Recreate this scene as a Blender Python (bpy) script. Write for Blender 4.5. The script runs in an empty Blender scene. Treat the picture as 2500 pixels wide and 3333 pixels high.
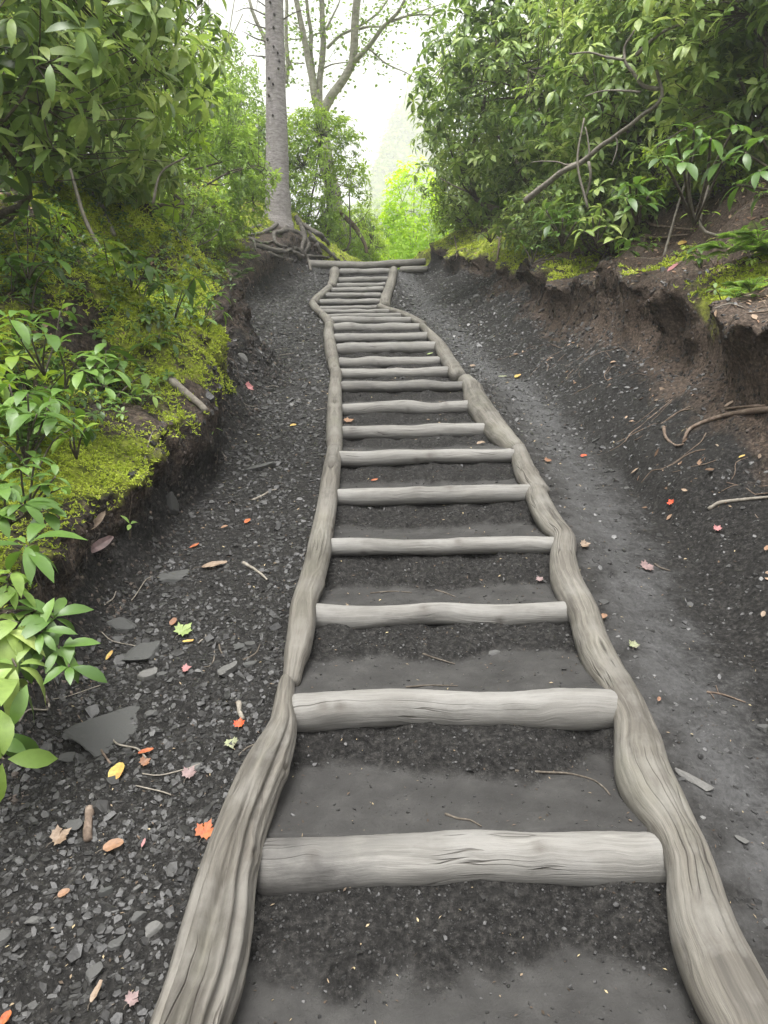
import bpy, math, random
import numpy as np
from mathutils import Vector, Matrix
from mathutils.bvhtree import BVHTree

random.seed(7); RNG = np.random.default_rng(7)
scene = bpy.context.scene
COL = scene.collection

# ------------------------------------------------------------------ camera
CZ = 1.45                                   # eye height over the spot the photographer stands on
PITCH = math.radians(-9.7)
FPX = 2407.0; PW, PH = 2500.0, 3333.0       # focal length in photo pixels
cam_d = bpy.data.cameras.new("camera"); cam = bpy.data.objects.new("camera", cam_d); COL.objects.link(cam)
cam.location = (0, 0, CZ); cam.rotation_euler = (math.pi/2 + PITCH, 0, 0)
cam_d.sensor_fit = 'VERTICAL'; cam_d.sensor_height = 36.0; cam_d.lens = 36.0*FPX/PH
cam_d.clip_start = 0.05; cam_d.clip_end = 2000
scene.camera = cam

# ------------------------------------------------------------------ sky, sun, exposure
SUN_EL, SUN_AZ = math.radians(74), math.radians(205)
world = bpy.data.worlds.new("World"); scene.world = world; world.use_nodes = True
wn = world.node_tree.nodes; wl = world.node_tree.links; wn.clear()
sky = wn.new('ShaderNodeTexSky'); sky.sky_type = 'NISHITA'; sky.sun_disc = False
sky.sun_elevation = SUN_EL; sky.sun_rotation = SUN_AZ; sky.dust_density = 6.0; sky.air_density = 1.0; sky.ozone_density = 1.0
hs = wn.new('ShaderNodeHueSaturation'); hs.inputs['Saturation'].default_value = 0.06
bg = wn.new('ShaderNodeBackground'); bg.inputs['Strength'].default_value = 0.125
wo = wn.new('ShaderNodeOutputWorld')
wl.new(sky.outputs[0], hs.inputs['Color']); wl.new(hs.outputs[0], bg.inputs['Color']); wl.new(bg.outputs[0], wo.inputs['Surface'])
sd = bpy.data.lights.new("sun", 'SUN'); sun = bpy.data.objects.new("sun", sd); COL.objects.link(sun)
sd.energy = 1.2; sd.angle = math.radians(30); sd.color = (1.0, 0.97, 0.93)
sun.rotation_euler = (math.pi/2 - SUN_EL, 0, math.pi - SUN_AZ)
scene.view_settings.view_transform = 'Standard'; scene.view_settings.look = 'None'
scene.view_settings.exposure = 1.7; scene.view_settings.gamma = 1.0
cy = scene.cycles
cy.use_denoising = True; cy.max_bounces = 7; cy.diffuse_bounces = 4; cy.glossy_bounces = 2
cy.transmission_bounces = 3; cy.volume_bounces = 2; cy.sample_clamp_indirect = 8.0
HAZE_DENSITY = 0.0027

# ------------------------------------------------------------------ numpy noise
def _hash(ix, iy, iz, seed):
    h = (ix.astype(np.int64)*374761393 + iy.astype(np.int64)*668265263 + iz.astype(np.int64)*2147483647 + seed*1274126177) & 0xFFFFFFFF
    h = ((h ^ (h >> 13))*1274126177) & 0xFFFFFFFF
    h = ((h ^ (h >> 16))*2246822519) & 0xFFFFFFFF
    h = h ^ (h >> 15)
    return (h & 0xFFFFFF)/float(0xFFFFFF)
def vnoise(x, y, z=0.0, seed=0):
    x, y, z = np.broadcast_arrays(np.asarray(x, float), np.asarray(y, float), np.asarray(z, float))
    ix, iy, iz = np.floor(x), np.floor(y), np.floor(z)
    fx, fy, fz = x-ix, y-iy, z-iz
    fx = fx*fx*(3-2*fx); fy = fy*fy*(3-2*fy); fz = fz*fz*(3-2*fz)
    r = 0
    for dx in (0, 1):
        wx = fx if dx else 1-fx
        for dy in (0, 1):
            wy = fy if dy else 1-fy
            for dz in (0, 1):
                wz = fz if dz else 1-fz
                r = r + wx*wy*wz*_hash(ix+dx, iy+dy, iz+dz, seed)
    return r*2-1
def fbm(x, y, z=0.0, oct=4, seed=0, gain=0.5):
    a, s, r = 1.0, 0.0, 0
    for o in range(oct):
        r = r + a*vnoise(np.asarray(x)*2**o, np.asarray(y)*2**o, np.asarray(z)*2**o, seed+o*17); s += a; a *= gain
    return r/s
def sstep(a, b, x):
    t = np.clip((x-a)/(b-a), 0, 1); return t*t*(3-2*t)
def norm(a):
    return a/np.maximum(np.linalg.norm(a, axis=-1, keepdims=True), 1e-9)

# ------------------------------------------------------------------ rays through the photo's pixels
ct, st = math.cos(PITCH), math.sin(PITCH)
def ray(px, py):
    a = (px-PW/2)/FPX; b = -(py-PH/2)/FPX
    return np.array([a, ct - b*st, st + b*ct])
def at(px, py, D):
    """world point seen at a pixel, D metres ahead"""
    d = ray(px, py); return np.array([0, 0, CZ]) + d*(D/d[1])

# ------------------------------------------------------------------ materials
def new_mat(name):
    m = bpy.data.materials.new(name); m.use_nodes = True
    nt = m.node_tree; b = nt.nodes['Principled BSDF']; return m, nt, b
def ramp(nt, src, stops):
    r = nt.nodes.new('ShaderNodeValToRGB'); e = r.color_ramp.elements
    while len(e) < len(stops): e.new(0.5)
    for k, (p, c) in enumerate(stops):
        e[k].position = p; e[k].color = (c[0], c[1], c[2], 1)
    nt.links.new(src, r.inputs[0]); return r.outputs[0]
def mixc(nt, f, a, b, mode='MIX'):
    m = nt.nodes.new('ShaderNodeMix'); m.data_type = 'RGBA'; m.blend_type = mode
    for inp, v in ((m.inputs[0], f), (m.inputs[6], a), (m.inputs[7], b)):
        if isinstance(v, (int, float)): inp.default_value = v
        elif isinstance(v, tuple): inp.default_value = (v[0], v[1], v[2], 1)
        else: nt.links.new(v, inp)
    return m.outputs[2]
def noise_n(nt, vec, scale, detail=6, rough=0.6):
    n = nt.nodes.new('ShaderNodeTexNoise'); n.inputs['Scale'].default_value = scale
    n.inputs['Detail'].default_value = detail; n.inputs['Roughness'].default_value = rough
    if vec is not None: nt.links.new(vec, n.inputs['Vector'])
    return n.outputs['Fac']
def mapping(nt, vec, scale):
    m = nt.nodes.new('ShaderNodeMapping'); m.inputs['Scale'].default_value = scale; nt.links.new(vec, m.inputs['Vector']); return m.outputs[0]
def math_n(nt, op, a, b=None, clamp=False):
    m = nt.nodes.new('ShaderNodeMath'); m.operation = op; m.use_clamp = clamp
    for i, v in enumerate((a, b)):
        if v is None: continue
        if isinstance(v, (int, float)): m.inputs[i].default_value = v
        else: nt.links.new(v, m.inputs[i])
    return m.outputs[0]
def attr_n(nt, name):
    a = nt.nodes.new('ShaderNodeAttribute'); a.attribute_name = name; return a.outputs['Fac']
def bump(nt, b, h, strength, dist):
    n = nt.nodes.new('ShaderNodeBump'); n.inputs['Strength'].default_value = strength; n.inputs['Distance'].default_value = dist
    nt.links.new(h, n.inputs['Height']); nt.links.new(n.outputs[0], b.inputs['Normal'])
def geo_pos(nt):
    return nt.nodes.new('ShaderNodeNewGeometry').outputs['Position']

def ground_material():
    m, nt, b = new_mat("soil")
    P = geo_pos(nt)
    n1 = noise_n(nt, P, 9, 8, .65); n2 = noise_n(nt, P, 60, 6, .7); n3 = noise_n(nt, P, 2.2, 4, .55); n4 = noise_n(nt, P, 220, 3, .7)
    dark = ramp(nt, n2, [(.32, (.003, .0028, .0026)), (.52, (.017, .0162, .015)), (.72, (.055, .052, .048))])
    grey = ramp(nt, n1, [(.3, (.024, .023, .022)), (.5, (.038, .0368, .035)), (.72, (.060, .058, .055))])
    grey = mixc(nt, ramp(nt, n4, [(.3, (0, 0, 0)), (.7, (.5, .5, .5))]), grey, (.036, .035, .033))
    brown = ramp(nt, n2, [(.3, (.012, .009, .007)), (.5, (.060, .044, .033)), (.72, (.17, .13, .10))])
    moss = ramp(nt, n1, [(.3, (.04, .05, .012)), (.48, (.17, .20, .03)), (.66, (.33, .37, .055))])
    wet = ramp(nt, n2, [(.3, (.036, .036, .036)), (.7, (.10, .10, .10))])
    def mask(a, soft=.35):
        # the attribute's edge broken up by fine noise
        x = math_n(nt, 'ADD', attr_n(nt, a), math_n(nt, 'MULTIPLY', math_n(nt, 'SUBTRACT', n1, .5), 1.1))
        mr = nt.nodes.new('ShaderNodeMapRange'); mr.inputs[1].default_value = .5-soft/2; mr.inputs[2].default_value = .5+soft/2
        nt.links.new(x, mr.inputs[0]); return mr.outputs[0]
    c = mixc(nt, mask('brown'), dark, brown)
    c = mixc(nt, mask('dust', .42), c, grey)
    c = mixc(nt, mask('trace', .7), c, wet)
    c = mixc(nt, mask('moss'), c, moss)
    nt.links.new(c, b.inputs['Base Color'])
    b.inputs['Roughness'].default_value = .8; b.inputs['Specular IOR Level'].default_value = .2
    h = math_n(nt, 'ADD', math_n(nt, 'MULTIPLY', n2, 1.0), math_n(nt, 'MULTIPLY', n4, .35))
    bs = math_n(nt, 'MULTIPLY', math_n(nt, 'SUBTRACT', 1.4, attr_n(nt, 'dust')), 1.0)
    n = nt.nodes.new('ShaderNodeBump'); n.inputs['Distance'].default_value = .012
    nt.links.new(math_n(nt, 'MULTIPLY', bs, .8, True), n.inputs['Strength']); nt.links.new(h, n.inputs['Height']); nt.links.new(n.outputs[0], b.inputs['Normal'])
    return m

def wood_material(name, tones, seed=0.0, greens=0.0):
    """weathered bare wood: the u of the UV runs along the log in metres, v round it"""
    m, nt, b = new_mat(name)
    uv = nt.nodes.new('ShaderNodeUVMap'); uv.uv_map = 'uv'; U = uv.outputs[0]
    oi = nt.nodes.new('ShaderNodeObjectInfo')
    comb = nt.nodes.new('ShaderNodeCombineXYZ'); nt.links.new(math_n(nt, 'MULTIPLY', oi.outputs['Random'], 37.0), comb.inputs[0]); nt.links.new(oi.outputs['Random'], comb.inputs[2])
    va = nt.nodes.new('ShaderNodeVectorMath'); va.operation = 'ADD'; nt.links.new(U, va.inputs[0]); nt.links.new(comb.outputs[0], va.inputs[1]); U = va.outputs[0]
    # slow waviness of the grain
    wob = nt.nodes.new('ShaderNodeTexNoise'); wob.inputs['Scale'].default_value = 5; nt.links.new(U, wob.inputs['Vector'])
    vm = nt.nodes.new('ShaderNodeVectorMath'); vm.operation = 'SCALE'; vm.inputs['Scale'].default_value = .05; nt.links.new(wob.outputs['Color'], vm.inputs[0])
    vb = nt.nodes.new('ShaderNodeVectorMath'); vb.operation = 'ADD'; nt.links.new(U, vb.inputs[0]); nt.links.new(vm.outputs[0], vb.inputs[1])
    g = noise_n(nt, mapping(nt, vb.outputs[0], (4, 110, 1)), 1, 6, .7)
    g2 = noise_n(nt, mapping(nt, vb.outputs[0], (1.6, 26, 1)), 1, 4, .6)
    blot = noise_n(nt, mapping(nt, U, (6, 11, 1)), 1, 6, .65)
    fine = noise_n(nt, mapping(nt, U, (60, 160, 1)), 1, 3, .6)
    c = ramp(nt, g2, [(.28, tones[0]), (.5, tones[1]), (.72, tones[2])])
    c = mixc(nt, ramp(nt, g, [(.35, (.85, .85, .85)), (.58, (0, 0, 0))]), c, tones[0])
    c = mixc(nt, ramp(nt, blot, [(.44, (0, 0, 0)), (.66, (.75, .75, .75))]), c, tones[3])
    if greens:
        c = mixc(nt, ramp(nt, noise_n(nt, mapping(nt, U, (3, 9, 1)), 1, 5, .6), [(.5, (0, 0, 0)), (.7, (greens,)*3)]), c, (.17, .18, .11))
    # checks: long thin dark cracks
    ck = noise_n(nt, mapping(nt, vb.outputs[0], (1.1, 34, 1)), 1, 2, .4)
    ckm = ramp(nt, ck, [(.485, (0, 0, 0)), (.5, (1, 1, 1)), (.515, (0, 0, 0))])
    gate = ramp(nt, noise_n(nt, mapping(nt, U, (2.2, 7, 1)), 1, 2, .5), [(.52, (0, 0, 0)), (.6, (1, 1, 1))])
    crack = mixc(nt, 1.0, ckm, gate, 'MULTIPLY')
    c = mixc(nt, mixc(nt, 1.0, crack, (.8, .8, .8), 'MULTIPLY'), c, (.045, .038, .032))
    c = mixc(nt, math_n(nt, 'MULTIPLY', attr_n(nt, 'knot'), .55), c, (.05, .040, .032))
    # soil rubbed into the wood (attribute painted where the log meets the ground)
    sm = math_n(nt, 'ADD', attr_n(nt, 'soil'), math_n(nt, 'MULTIPLY', math_n(nt, 'SUBTRACT', blot, .5), 1.4))
    mr = nt.nodes.new('ShaderNodeMapRange'); mr.inputs[1].default_value = .3; mr.inputs[2].default_value = .8; nt.links.new(sm, mr.inputs[0])
    c = mixc(nt, math_n(nt, 'MULTIPLY', mr.outputs[0], .85), c, (.052, .049, .046))
    nt.links.new(c, b.inputs['Base Color'])
    b.inputs['Roughness'].default_value = .78; b.inputs['Specular IOR Level'].default_value = .3
    h = math_n(nt, 'ADD', math_n(nt, 'MULTIPLY', g, .6), math_n(nt, 'MULTIPLY', fine, .15))
    h = math_n(nt, 'SUBTRACT', h, math_n(nt, 'MULTIPLY', crack, 1.0))
    bump(nt, b, h, .7, .007)
    return m

def leaf_material(name, cols, transl=.35, rough=.38, spec=.5):
    m, nt, b = new_mat(name)
    v = attr_n(nt, 'var')
    n = len(cols); c = ramp(nt, v, [(k/(n-1) if n > 1 else 0, cc) for k, cc in enumerate(cols)])
    P = geo_pos(nt)
    c2 = mixc(nt, ramp(nt, noise_n(nt, P, 35, 3), [(.35, (0, 0, 0)), (.7, (.45, .45, .45))]), c, tuple(x*.6 for x in cols[len(cols)//2]))
    nt.links.new(c2, b.inputs['Base Color']); b.inputs['Roughness'].default_value = rough; b.inputs['Specular IOR Level'].default_value = spec
    tr = nt.nodes.new('ShaderNodeBsdfTranslucent')
    hsn = nt.nodes.new('ShaderNodeHueSaturation'); hsn.inputs['Value'].default_value = 1.6; hsn.inputs['Saturation'].default_value = 1.1
    hsn.inputs['Hue'].default_value = .49
    nt.links.new(c2, hsn.inputs['Color']); nt.links.new(hsn.outputs[0], tr.inputs['Color'])
    mx = nt.nodes.new('ShaderNodeMixShader'); mx.inputs[0].default_value = transl
    nt.links.new(b.outputs[0], mx.inputs[1]); nt.links.new(tr.outputs[0], mx.inputs[2])
    nt.links.new(mx.outputs[0], nt.nodes['Material Output'].inputs['Surface'])
    return m

def bark_material(name, c0, c1, c2, scale=(1, 1, 1), bs=.6, dist=.02, n=14):
    m, nt, b = new_mat(name)
    P = geo_pos(nt); Q = mapping(nt, P, scale)
    n1 = noise_n(nt, Q, n, 8, .7); n2 = noise_n(nt, P, 3, 4); n3 = noise_n(nt, Q, n*4, 4, .7)
    c = ramp(nt, n1, [(.3, c0), (.52, c1), (.72, c2)])
    c = mixc(nt, ramp(nt, n2, [(.45, (0, 0, 0)), (.7, (.5, .5, .5))]), c, c1)
    nt.links.new(c, b.inputs['Base Color']); b.inputs['Roughness'].default_value = .9; b.inputs['Specular IOR Level'].default_value = .2
    bump(nt, b, math_n(nt, 'ADD', n1, math_n(nt, 'MULTIPLY', n3, .4)), bs, dist)
    return m

def stone_material(name, stops, rough=.5):
    m, nt, b = new_mat(name)
    v = attr_n(nt, 'var'); P = geo_pos(nt)
    c = ramp(nt, v, stops)
    c = mixc(nt, ramp(nt, noise_n(nt, P, 90, 5), [(.35, (0, 0, 0)), (.7, (.5, .5, .5))]), c, (.05, .048, .045))
    nt.links.new(c, b.inputs['Base Color']); b.inputs['Roughness'].default_value = rough; b.inputs['Specular IOR Level'].default_value = .5
    bump(nt, b, noise_n(nt, P, 120, 4), .4, .004)
    return m

M_ground = ground_material()
M_step = wood_material("weathered_step_wood", [(.115, .110, .100), (.18, .173, .158), (.235, .227, .208), (.205, .20, .187)])
M_rail = wood_material("weathered_rail_wood", [(.055, .050, .043), (.13, .119, .10), (.205, .192, .166), (.165, .157, .14)], greens=.12)
M_rail_old = wood_material("old_grey_wood", [(.08, .075, .065), (.15, .142, .125), (.21, .20, .18), (.20, .19, .17)], greens=.1)
M_grav = stone_material("slate_chips", [(0, (.008, .0078, .0075)), (.5, (.019, .0185, .018)), (.9, (.036, .0355, .034)), (1, (.07, .069, .066))], .5)
M_stone = stone_material("slate_stone", [(0, (.035, .037, .034)), (.5, (.06, .06, .057)), (1, (.13, .127, .118))], .8)
RH = [(.035, .06, .017), (.10, .17, .045), (.19, .29, .07), (.29, .395, .105), (.42, .50, .17)]
M_leafD = leaf_material("rhododendron_leaf", RH, .34, .42, .5)
M_leafM = leaf_material("mid_green_leaf", [(.08, .14, .025), (.18, .29, .045), (.28, .41, .065), (.38, .51, .09)], .4, .45)
M_leafL = leaf_material("light_green_leaf", [(.075, .14, .028), (.135, .225, .045), (.20, .31, .065), (.28, .40, .09)], .5, .5)
M_leafS = leaf_material("painted_sunlit_leaf", [(.30, .48, .03), (.42, .60, .045), (.52, .70, .07)], .55, .6)  # open-sky light beyond the crest is put into this brightened leaf colour
M_leafB = leaf_material("seedling_leaf", [(.025, .055, .012), (.06, .125, .024), (.11, .205, .04), (.19, .31, .07)], .30, .40, .5)
M_leafF = leaf_material("conifer_needle", [(.012, .03, .014), (.022, .05, .022), (.04, .075, .03)], .2, .6)
M_mossb = leaf_material("moss_blade", [(.055, .08, .013), (.24, .31, .04), (.45, .53, .075), (.68, .73, .17)], .3, .8, .1)
M_leafA = leaf_material("airy_green_leaf", [(.12, .20, .03), (.21, .33, .05), (.31, .45, .075), (.42, .56, .11)], .5, .5)
M_fern = leaf_material("fern_leaf", [(.12, .22, .045), (.19, .32, .07), (.27, .40, .10)], .45, .5)
M_twig = bark_material("twig_bark", (.04, .032, .025), (.10, .085, .068), (.20, .18, .15), (1, 1, 1), .3, .004, 40)
M_deadwood = bark_material("grey_dead_wood", (.10, .088, .07), (.20, .18, .15), (.33, .30, .25), (1, 1, 1), .3, .004, 40)
M_root = bark_material("root_bark", (.05, .036, .027), (.14, .105, .08), (.28, .225, .18), (1, 1, 1), .5, .006, 35)
M_troot = bark_material("tree_root_bark", (.04, .035, .03), (.10, .092, .08), (.19, .18, .155), (1, 1, 1), .5, .012, 20)
M_bark = bark_material("fir_bark", (.11, .098, .092), (.26, .24, .23), (.40, .38, .37), (1, 1, 3.2), .8, .03, 11)
M_bark2 = bark_material("smooth_grey_bark", (.14, .13, .10), (.30, .29, .23), (.45, .44, .36), (1, 1, 1.5), .4, .02, 9)
M_knot, _nt, _b = new_mat("dark_knot"); _b.inputs['Base Color'].default_value = (.03, .024, .02, 1); _b.inputs['Roughness'].default_value = .9

# ------------------------------------------------------------------ mesh building
class MB:
    """collects vertices and faces, then links them as one mesh object"""
    def __init__(s): s.V = []; s.F = []; s.n = 0; s.att = {}; s.uv = []
    def add(s, V, F, **att):
        V = np.asarray(V, float).reshape(-1, 3)
        for f in F:
            f = np.asarray(f, np.int64)
            if len(f): s.F.append(f + s.n)
        for k in set(list(att)+list(s.att)):
            s.att.setdefault(k, [np.zeros(s.n)] if s.n else [])
            a = att.get(k, 0.0); s.att[k].append(np.broadcast_to(np.asarray(a, float), (len(V),)))
        s.V.append(V); s.n += len(V)
    def mesh(s, name, mat, smooth=True, uv=None):
        V = np.concatenate(s.V); me = bpy.data.meshes.new(name)
        me.vertices.add(len(V)); me.vertices.foreach_set('co', V.astype(np.float32).ravel())
        loops = np.concatenate([f.ravel() for f in s.F]); tot = np.concatenate([np.full(len(f), f.shape[1]) for f in s.F])
        start = np.concatenate([[0], np.cumsum(tot)[:-1]])
        me.loops.add(len(loops)); me.loops.foreach_set('vertex_index', loops.astype(np.int32))
        me.polygons.add(len(tot)); me.polygons.foreach_set('loop_start', start.astype(np.int32))
        me.polygons.foreach_set('loop_total', tot.astype(np.int32))
        me.polygons.foreach_set('use_smooth', np.full(len(tot), smooth, bool))
        me.update(calc_edges=True)
        for k, a in s.att.items():
            at_ = me.attributes.new(k, 'FLOAT', 'POINT'); at_.data.foreach_set('value', np.concatenate(a).astype(np.float32))
        if uv is not None:
            l = me.uv_layers.new(name='uv'); l.data.foreach_set('uv', np.asarray(uv)[loops].astype(np.float32).ravel())
        me.materials.append(mat); me.validate(); return me
    def build(s, name, mat, parent=None, smooth=True, uv=None, loc=None):
        """parented pieces and located pieces are stored relative to their thing's base"""
        if loc is None and parent is not None: loc = tuple(parent.location)
        if loc is not None: s.V = [v - np.array(loc) for v in s.V]
        me = s.mesh(name, mat, smooth, uv); o = bpy.data.objects.new(name, me); COL.objects.link(o)
        if parent is not None: o.parent = parent
        elif loc is not None: o.location = loc
        return o

def tag(o, label=None, cat=None, group=None, kind=None):
    if label: o['label'] = label
    if cat: o['category'] = cat
    if group: o['group'] = group
    if kind: o['kind'] = kind
    return o
def empty(name, loc, label, cat, group=None):
    o = bpy.data.objects.new(name, None); o.empty_display_size = .1; o.location = tuple(float(c) for c in loc); COL.objects.link(o)
    return tag(o, label, cat, group)

def spline(P, step, closed=False):
    """Catmull-Rom through the rows of P (any number of columns), resampled about every `step` metres"""
    P = np.asarray(P, float)
    if len(P) == 2:
        n = max(2, int(np.linalg.norm((P[1]-P[0])[:3])/step)+1); t = np.linspace(0, 1, n)[:, None]; return P[0]*(1-t)+P[1]*t
    Q = np.vstack([2*P[0]-P[1], P, 2*P[-1]-P[-2]]); out = []
    for i in range(1, len(Q)-2):
        n = max(1, int(math.ceil(np.linalg.norm((Q[i+1]-Q[i])[:3])/step)))
        t = (np.arange(n)/n)[:, None]; p0, p1, p2, p3 = Q[i-1], Q[i], Q[i+1], Q[i+2]
        out.append(.5*((2*p1)+(-p0+p2)*t+(2*p0-5*p1+4*p2-p3)*t**2+(-p0+3*p1-3*p2+p3)*t**3))
    out.append(P[-1:]); return np.vstack(out)
def frames(C):
    T = np.gradient(C, axis=0); T = norm(T)
    up = np.array([0, 0, 1.0])
    if abs(T[0] @ up) > .9: up = np.array([1.0, 0, 0])
    A = np.zeros_like(C); a = up - T[0]*(up @ T[0]); a /= np.linalg.norm(a)
    for i in range(len(C)):
        a = a - T[i]*(a @ T[i]); a /= max(np.linalg.norm(a), 1e-9); A[i] = a
    return T, A, np.cross(T, A)
def tube(mb, C, R, seg=6, var=0.0):
    """plain round tube with closed ends"""
    C = np.asarray(C, float); R = np.broadcast_to(np.asarray(R, float), (len(C),))
    T, A, B = frames(C); th = np.arange(seg)*2*np.pi/seg
    V = C[:, None]+R[:, None, None]*(np.cos(th)[None, :, None]*A[:, None]+np.sin(th)[None, :, None]*B[:, None])
    n = len(C); i = np.arange(n-1)[:, None]*seg; j = np.arange(seg)[None]; k = (j+1) % seg
    F = np.stack([i+j, i+k, i+seg+k, i+seg+j], -1).reshape(-1, 4)
    V = V.reshape(-1, 3); m = len(V); V = np.vstack([V, C[0]-T[0]*R[0]*.3, C[-1]+T[-1]*R[-1]*.3])
    j = np.arange(seg); k = (j+1) % seg
    F3 = np.vstack([np.stack([k, j, np.full(seg, m)], -1), np.stack([(n-1)*seg+j, (n-1)*seg+k, np.full(seg, m+1)], -1)])
    mb.add(V, [F, F3], var=var)

def log_object(name, P, mat, seg=28, step=.02, seed=0, lump=.06, groove=.03, flat_end=True, parent=None, soil=None, knots=0, twist=0.0, chan=()):
    """a weathered log: P rows are x, y, z, radius; uneven section, grooves, knots, rounded ends"""
    S = spline(P, step); C, R = S[:, :3].copy(), S[:, 3].copy()
    L = np.concatenate([[0], np.cumsum(np.linalg.norm(np.diff(C, axis=0), axis=1))])
    n = len(C); T, A, B = frames(C); th = np.arange(seg)*2*np.pi/seg
    TT, LL = np.meshgrid(th, L)
    cx, cyy = np.cos(TT+twist*LL), np.sin(TT+twist*LL)
    rr = R[:, None]*(1 + lump*fbm(cx*1.3, cyy*1.3, LL*3.2, 3, seed) + lump*.8*vnoise(LL*5.5, 0, seed) )
    gr = fbm(cx*4.5, cyy*4.5, LL*.9, 4, seed+5); rr = rr - R[:, None]*groove*np.abs(gr)*1.6
    rr += .0018*fbm(cx*9, cyy*9, LL*26, 3, seed+9)*np.minimum(R[:, None]/.05, 1)
    kn = np.zeros_like(rr)
    for (a0, a1, s0, s1, dp, wd) in chan:
        f = np.clip((LL/L[-1]-s0)/(s1-s0), 0, 1); aa = a0+(a1-a0)*f + .10*fbm(LL*4, a0, 0, 2, seed); dd_ = ((TT-aa+np.pi) % (2*np.pi))-np.pi
        rr -= R[:, None]*dp*np.exp(-(dd_/wd)**2)*sstep(0, .12, f)*(1-sstep(.85, 1, f)) - R[:, None]*dp*.4*np.exp(-((dd_-2.2*wd)/(wd*1.3))**2)*sstep(0, .12, f)*(1-sstep(.85, 1, f))
    rs = random.Random(seed)
    for _ in range(knots):
        kl, ka = rs.uniform(.1, .9)*L[-1], rs.uniform(.2, 2.6); d2 = ((LL-kl)/.017)**2 + ((((TT-ka+np.pi) % (2*np.pi))-np.pi)*R.mean()/.018)**2
        rr += R.mean()*(.16*np.exp(-d2*.35) - .20*np.exp(-d2*2.2)); kn = np.maximum(kn, np.exp(-d2*1.1))
    e = np.minimum(L, L[-1]-L)/(R.mean()*(.35 if flat_end else .9)); rr *= np.sqrt(np.clip(1-(1-np.clip(e, 0, 1))**2*(.32 if flat_end else .5), 0, 1))[:, None]
    V = C[:, None]+rr[..., None]*(np.cos(th)[None, :, None]*A[:, None]+np.sin(th)[None, :, None]*B[:, None])
    i = np.arange(n-1)[:, None]*seg; j = np.arange(seg)[None]; k = (j+1) % seg
    F = np.stack([i+j, i+k, i+seg+k, i+seg+j], -1).reshape(-1, 4)
    uv = np.stack([np.broadcast_to(L[:, None], rr.shape), np.broadcast_to(np.abs(TT-np.pi)*R.mean(), rr.shape)], -1).reshape(-1, 2)
    V = V.reshape(-1, 3); m = len(V)
    # end faces: a smaller ring and a centre
    caps = []; cf = []; cu = []
    for s, row in ((-1, 0), (1, n-1)):
        ring = V[row*seg:(row+1)*seg]; c = C[row]
        r2 = c + (ring-c)*.55 + s*T[row]*R[row]*.10*(1 if flat_end else 2); cc = c + s*T[row]*R[row]*.12*(1 if flat_end else 2)
        b0 = m + len(caps)*1; idx = np.arange(seg)
        base = m + sum(len(q) for q in caps); caps.append(np.vstack([r2, cc]))
        j0, k0 = row*seg+idx, row*seg+(idx+1) % seg; j1, k1 = base+idx, base+(idx+1) % seg
        q = np.stack([j0, k0, k1, j1], -1) if s > 0 else np.stack([k0, j0, j1, k1], -1)
        t = np.stack([j1, k1, np.full(seg, base+seg)], -1) if s > 0 else np.stack([k1, j1, np.full(seg, base+seg)], -1)
        cf += [q, t]; cu.append(np.stack([np.full(seg+1, L[row]), np.concatenate([np.abs(th-np.pi)*R.mean(), [0]])], -1))
    V = np.vstack([V]+caps); uv = np.vstack([uv]+cu)
    sa = np.zeros(len(V)) if soil is None else soil(V)
    mb = MB(); mb.add(V, [F, *[f for f in cf]], soil=sa, knot=np.r_[kn.ravel(), np.zeros(len(V)-kn.size)])
    mid = C[len(C)//2]
    return mb.build(name, mat, parent, True, uv, None if parent is not None else tuple(mid))

# ------------------------------------------------------------------ leaves
def leaves(mb, base, d, up, L, W, droop, fold=.18, ns=2, var=None, shape=0.9, curl=0.0):
    """many leaves at once: every leaf folded along its midrib and bent down towards its tip"""
    n = len(base); d = norm(d); side = norm(np.cross(d, up)); up = norm(np.cross(side, d))
    L = np.broadcast_to(L, (n,))[:, None]; W = np.broadcast_to(W, (n,))[:, None]; droop = np.broadcast_to(droop, (n,))[:, None]
    V = [base]; ts = np.linspace(0, 1, ns+2)[1:-1]
    for t in ts:
        p = base + d*L*t*(1-.25*droop*t) - up*L*droop*t*t
        w = W*.5*(math.sin(math.pi*t**shape)**.75)
        V += [p - side*w + up*w*fold, p, p + side*w + up*w*fold]
    V.append(base + d*L*(1-.25*droop) - up*L*droop)
    k = len(V); V = np.stack(V, 1).reshape(-1, 3)
    o = (np.arange(n)*k)[:, None]
    F3 = [[0, 2, 1], [0, 3, 2]]; F4 = []
    for s in range(ns-1):
        a = 1+3*s; F4 += [[a, a+1, a+4, a+3], [a+1, a+2, a+5, a+4]]
    a = 1+3*(ns-1); e = k-1; F3 += [[a, a+1, e], [a+1, a+2, e]]
    F3 = (o[:, None]+np.array(F3)[None]).reshape(-1, 3)
    FF = [F3] + ([(o[:, None]+np.array(F4)[None]).reshape(-1, 4)] if F4 else [])
    if var is None: var = RNG.random(n)
    mb.add(V, FF, var=np.repeat(np.broadcast_to(var, (n,)), k))
def rand_dirs(n, rng=None):
    return norm((rng or RNG).normal(size=(n, 3)))
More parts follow.
